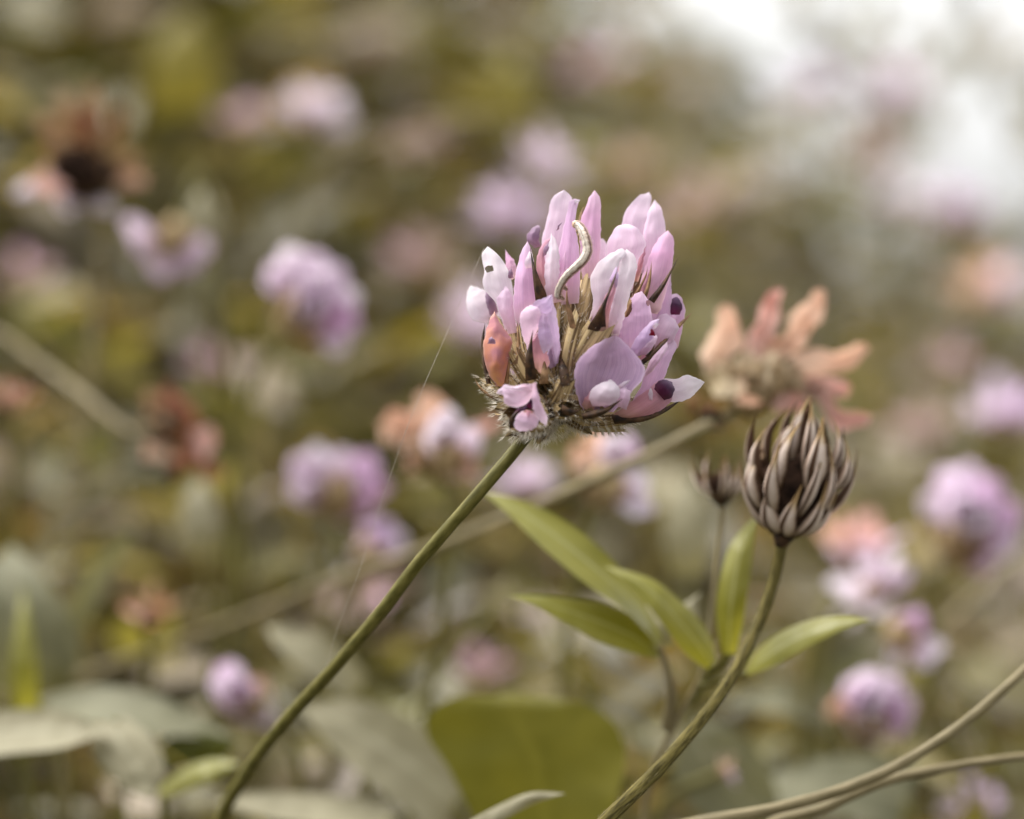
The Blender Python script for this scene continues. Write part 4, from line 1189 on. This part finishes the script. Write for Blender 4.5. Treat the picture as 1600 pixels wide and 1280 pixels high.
head(128, 235, -150, 88, 'big dry brown clover head with a dark middle', 'brown', ang=-8, stem_mat='stem_dry', core=0.62,
     lobes=[((110, 270), (62, 178), 22, 'brown', 3), ((120, 270), (100, 140), 22, 'brown', 4), ((135, 270), (152, 132), 22, 'brown', 5), ((145, 270), (198, 168), 22, 'brown', 3), ((130, 260), (130, 165), 20, 'rust', 6), ((155, 280), (215, 235), 22, 'brown', 0), ((120, 255), (88, 215), 20, 'brown', 8), ((140, 255), (165, 205), 20, 'brown', 8),
            ((160, 285), (228, 275), 16, 'peach', 0), ((80, 260), (55, 300), 18, 'salmon', 6), ((95, 275), (78, 302), 18, 'salmon', 9), ((100, 300), (180, 325), 15, 'pale', -3), ((90, 300), (110, 330), 14, 'pale', -3), ((60, 285), (25, 300), 14, 'pale', -4)])
ellipsoid('calyx', P(120, 262, -192), (Vector((0.0050, 0, -0.0018)), Vector((0, 0.003, 0)), Vector((0.001, 0, 0.0034))), M['pod_dark'], [o for o in bpy.data.objects if o.get('label') == 'big dry brown clover head with a dark middle'][0], rough=0.6)
head(285, 680, -130, 70, 'rusty brown clover head hanging at the end of a straw stem', 'rust', ang=130, stem_mat='stem_dry',
     stem=[(215, 680, -128), (140, 625, -135), (60, 568, -145), (-10, 520, -150), (-90, 560, -165)],
     lobes=[((255, 690), (235, 610), 22, 'brown', 0), ((265, 690), (265, 600), 22, 'rust', 2), ((275, 690), (300, 630), 24, 'rust', 3), ((290, 700), (335, 680), 24, 'salmon', 4), ((290, 715), (345, 735), 20, 'rust', 2), ((260, 700), (225, 712), 16, 'peach', 2), ((280, 710), (275, 740), 18, 'rust', 0), ((270, 690), (295, 720), 26, 'rust', 5)])
head(520, 745, -150, 82, 'lilac clover head in two round tufts, the upper of a leaning pair', 'lilac', ang=-10,
     lobes=[((500, 765), (450, 770), 28, 'pale', 3), ((495, 755), (462, 712), 28, 'pale', 4), ((505, 750), (495, 696), 30, 'pale', 4), ((500, 770), (470, 745), 34, 'pale', 8), ((530, 745), (545, 700), 28, 'lilac', 2), ((545, 750), (590, 715), 28, 'lilac', 2), ((555, 765), (606, 760), 28, 'pink', 2),
            ((550, 780), (590, 800), 24, 'pink', 2), ((530, 790), (545, 815), 18, 'pink', 0), ((545, 765), (575, 740), 28, 'lilac', 5)])
head(585, 850, -160, 60, 'small violet clover head, the lower of a leaning pair', 'violet', n=12, ang=30,
     lobes=[((580, 860), (610, 815), 22, 'violet', 2), ((595, 865), (632, 835), 20, 'pale', 2), ((560, 870), (540, 862), 20, 'white', 3), ((570, 860), (575, 820), 18, 'pink', 0), ((560, 880), (535, 900), 18, 'pale', 1), ((590, 870), (622, 870), 18, 'violet', 1)])
head(562, 935, -175, 42, 'dusty mauve clover head behind the slanting stem', 'pink', n=10, ang=160)
head(372, 1078, -120, 62, 'small round lilac clover head low among broad pale leaves', 'lilac', ang=-40, fill=7,
     lobes=[((385, 1085), (330, 1060), 30, 'pale', 2), ((375, 1080), (340, 1040), 28, 'lilac', 1), ((375, 1090), (342, 1092), 30, 'lilac', 5), ((370, 1075), (365, 1032), 24, 'pink', -1), ((385, 1090), (362, 1070), 32, 'pale', 8), ((390, 1100), (410, 1060), 20, 'salmon', -3), ((390, 1100), (425, 1128), 20, 'pink', 0), ((370, 1100), (395, 1122), 22, 'violet', 0)])
head(1520, 805, -155, 100, 'large full lilac clover head over a pair of smaller ones', 'lilac', ang=25, fill=12, spread=1.5, n=24,
     lobes=[((1500, 800), (1440, 780), 36, 'pale', 2), ((1500, 790), (1470, 735), 38, 'pale', 3), ((1515, 790), (1515, 725), 38, 'pale', 3), ((1525, 795), (1562, 750), 36, 'lilac', 2), ((1530, 810), (1595, 800), 38, 'lilac', 2), ((1530, 830), (1588, 855), 36, 'lilac', 2), ((1520, 840), (1545, 895), 34, 'pink', 1),
            ((1510, 805), (1520, 770), 42, 'pale', 8), ((1520, 820), (1560, 820), 42, 'lilac', 8), ((1490, 830), (1455, 815), 22, 'pale', -2)])
head(1350, 918, -140, 52, 'small white-centred lilac clover head, topmost of three in a row', 'white', n=16, spread=1.6, ang=-60, seed=4)
head(1428, 1000, -130, 54, 'ragged lilac and white clover head, the middle of three in a row', 'lilac', ang=110,
     lobes=[((1410, 1005), (1390, 1040), 18, 'white', 0), ((1420, 1000), (1415, 955), 22, 'lilac', 1), ((1430, 1000), (1440, 950), 20, 'pink', 0), ((1430, 1010), (1478, 1015), 22, 'white', 2), ((1425, 1015), (1460, 1035), 20, 'white', 2), ((1410, 985), (1395, 965), 16, 'pink', -2)])
head(1362, 1100, -128, 78, 'plump lilac clover head with a peach side, lowest of three in a row', 'lilac', ang=15, fill=12, spread=1.6, n=20,
     lobes=[((1350, 1110), (1310, 1085), 32, 'salmon', 0), ((1350, 1110), (1325, 1058), 32, 'pale', 2), ((1360, 1110), (1360, 1045), 34, 'pale', 3), ((1370, 1110), (1400, 1055), 32, 'pale', 2), ((1375, 1115), (1425, 1090), 32, 'lilac', 2), ((1370, 1120), (1420, 1130), 32, 'lilac', 2), ((1360, 1120), (1385, 1155), 30, 'violet', 2),
            ((1350, 1120), (1335, 1150), 28, 'pale', 2), ((1360, 1110), (1370, 1085), 42, 'pale', 8), ((1340, 1115), (1295, 1105), 20, 'peach', -3)])
head(1572, 640, -260, 55, 'dull mauve clover head above the large full one', 'violet', n=12)
head(1440, 660, -340, 46, 'faint brownish pink clover head between the seed head and the large full one', 'pink', n=9)
head(1342, 848, -150, 58, 'blurred orange clover head beside the brown seed head', 'peach', n=12, ang=20)
head(1137, 1203, -95, 20, 'tiny orange bud low beside the hairy stem', 'peach', n=6, ang=60, cat='bud', name='clover_bud')
head(232, 955, -135, 38, 'small ochre clover head among dark leaves', 'rust', n=8)
head(1525, 1255, -165, 42, 'dim purple clover head under the bent grass stalks', 'violet', n=10)
head(18, 622, -150, 28, 'tiny rusty red bud near the straw stem', 'rust', n=7, cat='bud', name='clover_bud')
head(748, 1040, -230, 42, 'faint pink clover head above the big olive leaf', 'pink', n=8)
head(858, 246, -300, 46, 'pale violet clover head above the sharp flower', 'white', n=12, spread=1.5, ang=20)
head(800, 325, -340, 50, 'soft violet clover head peeping over the sharp flower', 'violet', n=16, spread=1.5)
head(745, 500, -320, 56, 'dull mauve clover head half hidden by the sharp flower', 'violet', n=12)
head(655, 400, -380, 48, 'faint pink clover head beside the big leaning lilac one', 'pink', n=10)
# far heads up the bank
FAR = [(1500, 315, -620, 42, 'violet', 'soft violet clover head at the edge of the white sky'), (1272, 130, -800, 45, 'violet', 'faint violet clover head standing up against the white sky'), (1400, 135, -780, 40, 'lilac', 'washed-out lilac clover head standing up against the white sky'), (1545, 440, -560, 46, 'peach', 'blurred peach clover head below the edge of the white sky'), (1115, 300, -560, 45, 'pink'), (1050, 320, -520, 34, 'pink'), (660, 215, -520, 36, 'pink'),
       (575, 60, -700, 40, 'pink'), (1370, 230, -700, 36, 'pink'), (930, 90, -800, 32, 'pink'), (1480, 560, -480, 36, 'pink'), (1410, 300, -640, 34, 'white'), (985, 250, -640, 28, 'peach'), (40, 420, -420, 36, 'pink'), (330, 560, -420, 34, 'pink')]
for px, py, w, R, pal, *lab in FAR:
    head(px, py, w, R, lab[0] if lab else 'far clover head dissolved to a soft pinkish spot high on the bank', pal, n=9, group='far clover heads up the bank', spread=1.5)

# ------------------------------------------------------------------ single leaves and stalks
def lone_leaf(label, L, R, tip, w, mat, stalk=None, group=None, **kw):
    if w[0] < -60:
        w = tuple(q * 1.2 for q in w)
    b = ((L[0][0] + R[0][0]) / 2, (L[0][1] + R[0][1]) / 2)
    a = P(b[0], b[1], w[0])
    fp = to_ground(a, 0, 0.012)
    if fp.z > a.z - 0.004:
        fp = Vector((a.x, a.y + 0.004, a.z - 0.02))
    th = thing('leaf_spray', label, 'leaf', fp, group)
    kw.setdefault('bulge', 1.5)
    blade('leaf', L, R, tip, w, M[mat], th, nu=12, nv=20, wav=0.4, **kw)
    tube('petiole', [a + Vector((0, 0.0002, 0))] + ([P(*q) for q in stalk] if stalk else [a.lerp(fp, 0.5) + Vector((0.003, 0.002, 0))]) + [fp], [0.0006] * (3 + (len(stalk) - 1 if stalk else 0)), M['stem'], th, n=18, sides=8)
    return th

lone_leaf('big broad olive leaf with an orange-tinged corner', [(960, 1330), (965, 1250), (978, 1180), (960, 1130), (915, 1100)], [(760, 1330), (735, 1270), (700, 1200), (665, 1140), (690, 1098)], (800, 1082), (-64, -70, -78), 'leaf_olive', bulge=-3)
lone_leaf('narrow pale leaf blade curving in front of the big olive leaf', [(690, 1310), (760, 1268), (830, 1238)], [(720, 1318), (780, 1285), (840, 1254)], (884, 1240), (-36, -34, -32), 'leaf_pale', bulge=0.6, wl=-2)
lone_leaf('pale flat leaf pointing at a rounder pale leaf', [(-60, 1118), (20, 1108), (100, 1112)], [(-60, 1185), (20, 1178), (100, 1168)], (172, 1142), (-80, -75, -76), 'leaf_pale', bulge=-2, wl=-6, wr=4)
lone_leaf('rounder pale oval leaf drooping beside the pale flat leaf', [(165, 1130), (140, 1165), (165, 1205), (205, 1238)], [(195, 1120), (235, 1150), (258, 1195), (252, 1225)], (238, 1250), (-80, -74, -72), 'leaf_pale', bulge=1.5, wr=-4)
lone_leaf('narrow green leaf beside the foot of the slanting stem', [(245, 1235), (280, 1205), (330, 1186)], [(255, 1250), (300, 1232), (345, 1212)], (378, 1192), (-82, -78, -76), 'leaf', bulge=1.0, wl=-4)
lone_leaf('deep green leaf tucked under a grey-green leaf', [(240, 1190), (260, 1155), (310, 1142)], [(255, 1210), (300, 1195), (345, 1185)], (375, 1160), (-100, -100, -100), 'leaf_dark', bulge=1)
lone_leaf('wide grey-green leaf over the deep green leaf', [(60, 1090), (140, 1072), (240, 1085)], [(90, 1125), (180, 1135), (270, 1150)], (365, 1150), (-110, -100, -104), 'leaf_grey', bulge=-1, wl=-8, wr=4)
lone_leaf('large grey-green leaf rising in the dark undergrowth', [(-40, 1080), (-50, 980), (-30, 900)], [(110, 1080), (125, 1000), (90, 930)], (20, 850), (-130, -125, -140), 'leaf_grey', bulge=-2, wl=-8)
lone_leaf('slim grey-green leaf slanting up from the large one', [(70, 1000), (100, 950), (150, 875)], [(110, 1010), (145, 960), (180, 890)], (215, 825), (-128, -130, -140), 'leaf_grey', bulge=-1, wr=-5)
lone_leaf('bright yellow-green blade standing before the large grey-green leaf', [(22, 1110), (18, 1030), (28, 960)], [(60, 1110), (58, 1040), (48, 970)], (36, 915), (-112, -110, -116), 'leaf', bulge=1)
lone_leaf('pale beige leaf above the small round lilac head', [(545, 1095), (490, 1060), (440, 1020)], [(575, 1060), (545, 1020), (490, 985)], (412, 978), (-120, -115, -118), 'leaf_pale', bulge=-1, wr=-7, wl=3)
lone_leaf('big pale leaf lying under the slanting stem', [(690, 1300), (600, 1240), (520, 1170)], [(740, 1200), (670, 1140), (570, 1095)], (462, 1098), (-100, -95, -98), 'leaf_pale', bulge=-2, wr=-10, wl=5)
lone_leaf('flat pale leaf along the foot of the slanting stem', [(620, 1300), (500, 1290), (420, 1280)], [(600, 1252), (500, 1240), (400, 1238)], (330, 1252), (-88, -86, -88), 'leaf_pale', bulge=-1, wr=-6, wl=2)
lone_leaf('upright pale leaf under the rusty brown head', [(300, 870), (282, 820), (290, 775)], [(335, 870), (345, 820), (335, 780)], (312, 745), (-165, -165, -172), 'leaf_pale', bulge=1)
lone_leaf('upright whitish leaf beside the crescent lilac head', [(302, 400), (288, 350), (300, 315)], [(340, 400), (352, 350), (342, 315)], (322, 285), (-190, -190, -196), 'leaf_pale', bulge=1)
lone_leaf('yellow-green leaf high on the bank under a paler one', [(230, 180), (230, 110), (255, 50)], [(340, 170), (345, 110), (325, 55)], (290, 20), (-420, -420, -425), 'leaf_gold', bulge=3)
lone_leaf('mustard yellow leaf high above the sharp flower', [(770, 210), (765, 150), (785, 100)], [(835, 205), (840, 150), (825, 105)], (805, 75), (-520, -520, -525), 'leaf_gold', bulge=3)
lone_leaf('pale grey leaf lying beneath the two bent grass stalks', [(1400, 1300), (1300, 1270), (1210, 1260)], [(1440, 1200), (1350, 1180), (1260, 1190)], (1140, 1240), (-120, -115, -118), 'leaf_grey', bulge=-1, wr=-8, wl=4)
lone_leaf('grey-green leaf behind the bend of the hairy stem', [(1150, 1300), (1080, 1260), (1050, 1200)], [(1220, 1250), (1190, 1180), (1130, 1130)], (1070, 1120), (-110, -108, -112), 'leaf_grey', bulge=-1, wr=-6)
lone_leaf('dusty pale leaf between the leafy sprig and the small lilac heads', [(1300, 1150), (1240, 1120), (1180, 1110)], [(1310, 1090), (1250, 1065), (1200, 1070)], (1130, 1090), (-150, -148, -150), 'leaf_grey', bulge=-1, wr=-6)
lone_leaf('pale green leaf standing behind the small open seed head', [(1050, 900), (1035, 840), (1045, 790)], [(1105, 900), (1115, 840), (1105, 790)], (1078, 745), (-150, -150, -156), 'leaf_pale', bulge=1)

def stalk(label, pix, radii, mat, name='grass_stalk'):
    pts = [P(*q) for q in pix]
    fp = to_ground(pts[0], -0.02, 0.01)
    o = tube(name, [fp] + pts, [radii[0]] + radii, M[mat], n=14 * len(pts), sides=10, ridge=0.04)
    tag(o, label, 'stalk')
    return o
stalk('upper of two bent straw-green grass stalks, arching steeply upward', [(960, 1330, -30), (1080, 1288, -28), (1200, 1266, -26), (1310, 1236, -26), (1400, 1198, -26), (1490, 1142, -27), (1560, 1085, -28), (1660, 990, -30), (1760, 880, -34)],
      [0.0008, 0.0008, 0.0009, 0.00092, 0.00092, 0.0009, 0.00085, 0.0007, 0.0004], 'stem_dry')
stalk('lower of two bent straw-green grass stalks, nearly level', [(1180, 1310, -36), (1290, 1262, -34), (1380, 1222, -33), (1480, 1200, -34), (1600, 1182, -36), (1720, 1170, -40)],
      [0.0008, 0.00085, 0.0009, 0.00088, 0.0008, 0.0005], 'stem_dry')
stalk('thin blurred stalk slanting up past the ragged lilac head', [(1380, 1060, -235), (1470, 985, -235), (1560, 900, -240), (1680, 800, -245)], [0.001, 0.001, 0.001, 0.0007], 'stem_dry')
stalk('thin blurred stalk crossing below the round pale lilac head', [(480, 320, -330), (560, 230, -330), (700, 190, -335), (900, 180, -340), (1050, 130, -350)], [0.0008, 0.0008, 0.0007, 0.0006, 0.0004], 'stem_dry')
stalk('dark stalk crossing behind the slanting stem to the big olive leaf', [(560, 1230, -165), (620, 1150, -170), (690, 1050, -180), (760, 960, -190), (800, 900, -200)], [0.0009, 0.0009, 0.0008, 0.0007, 0.0005], 'stem')
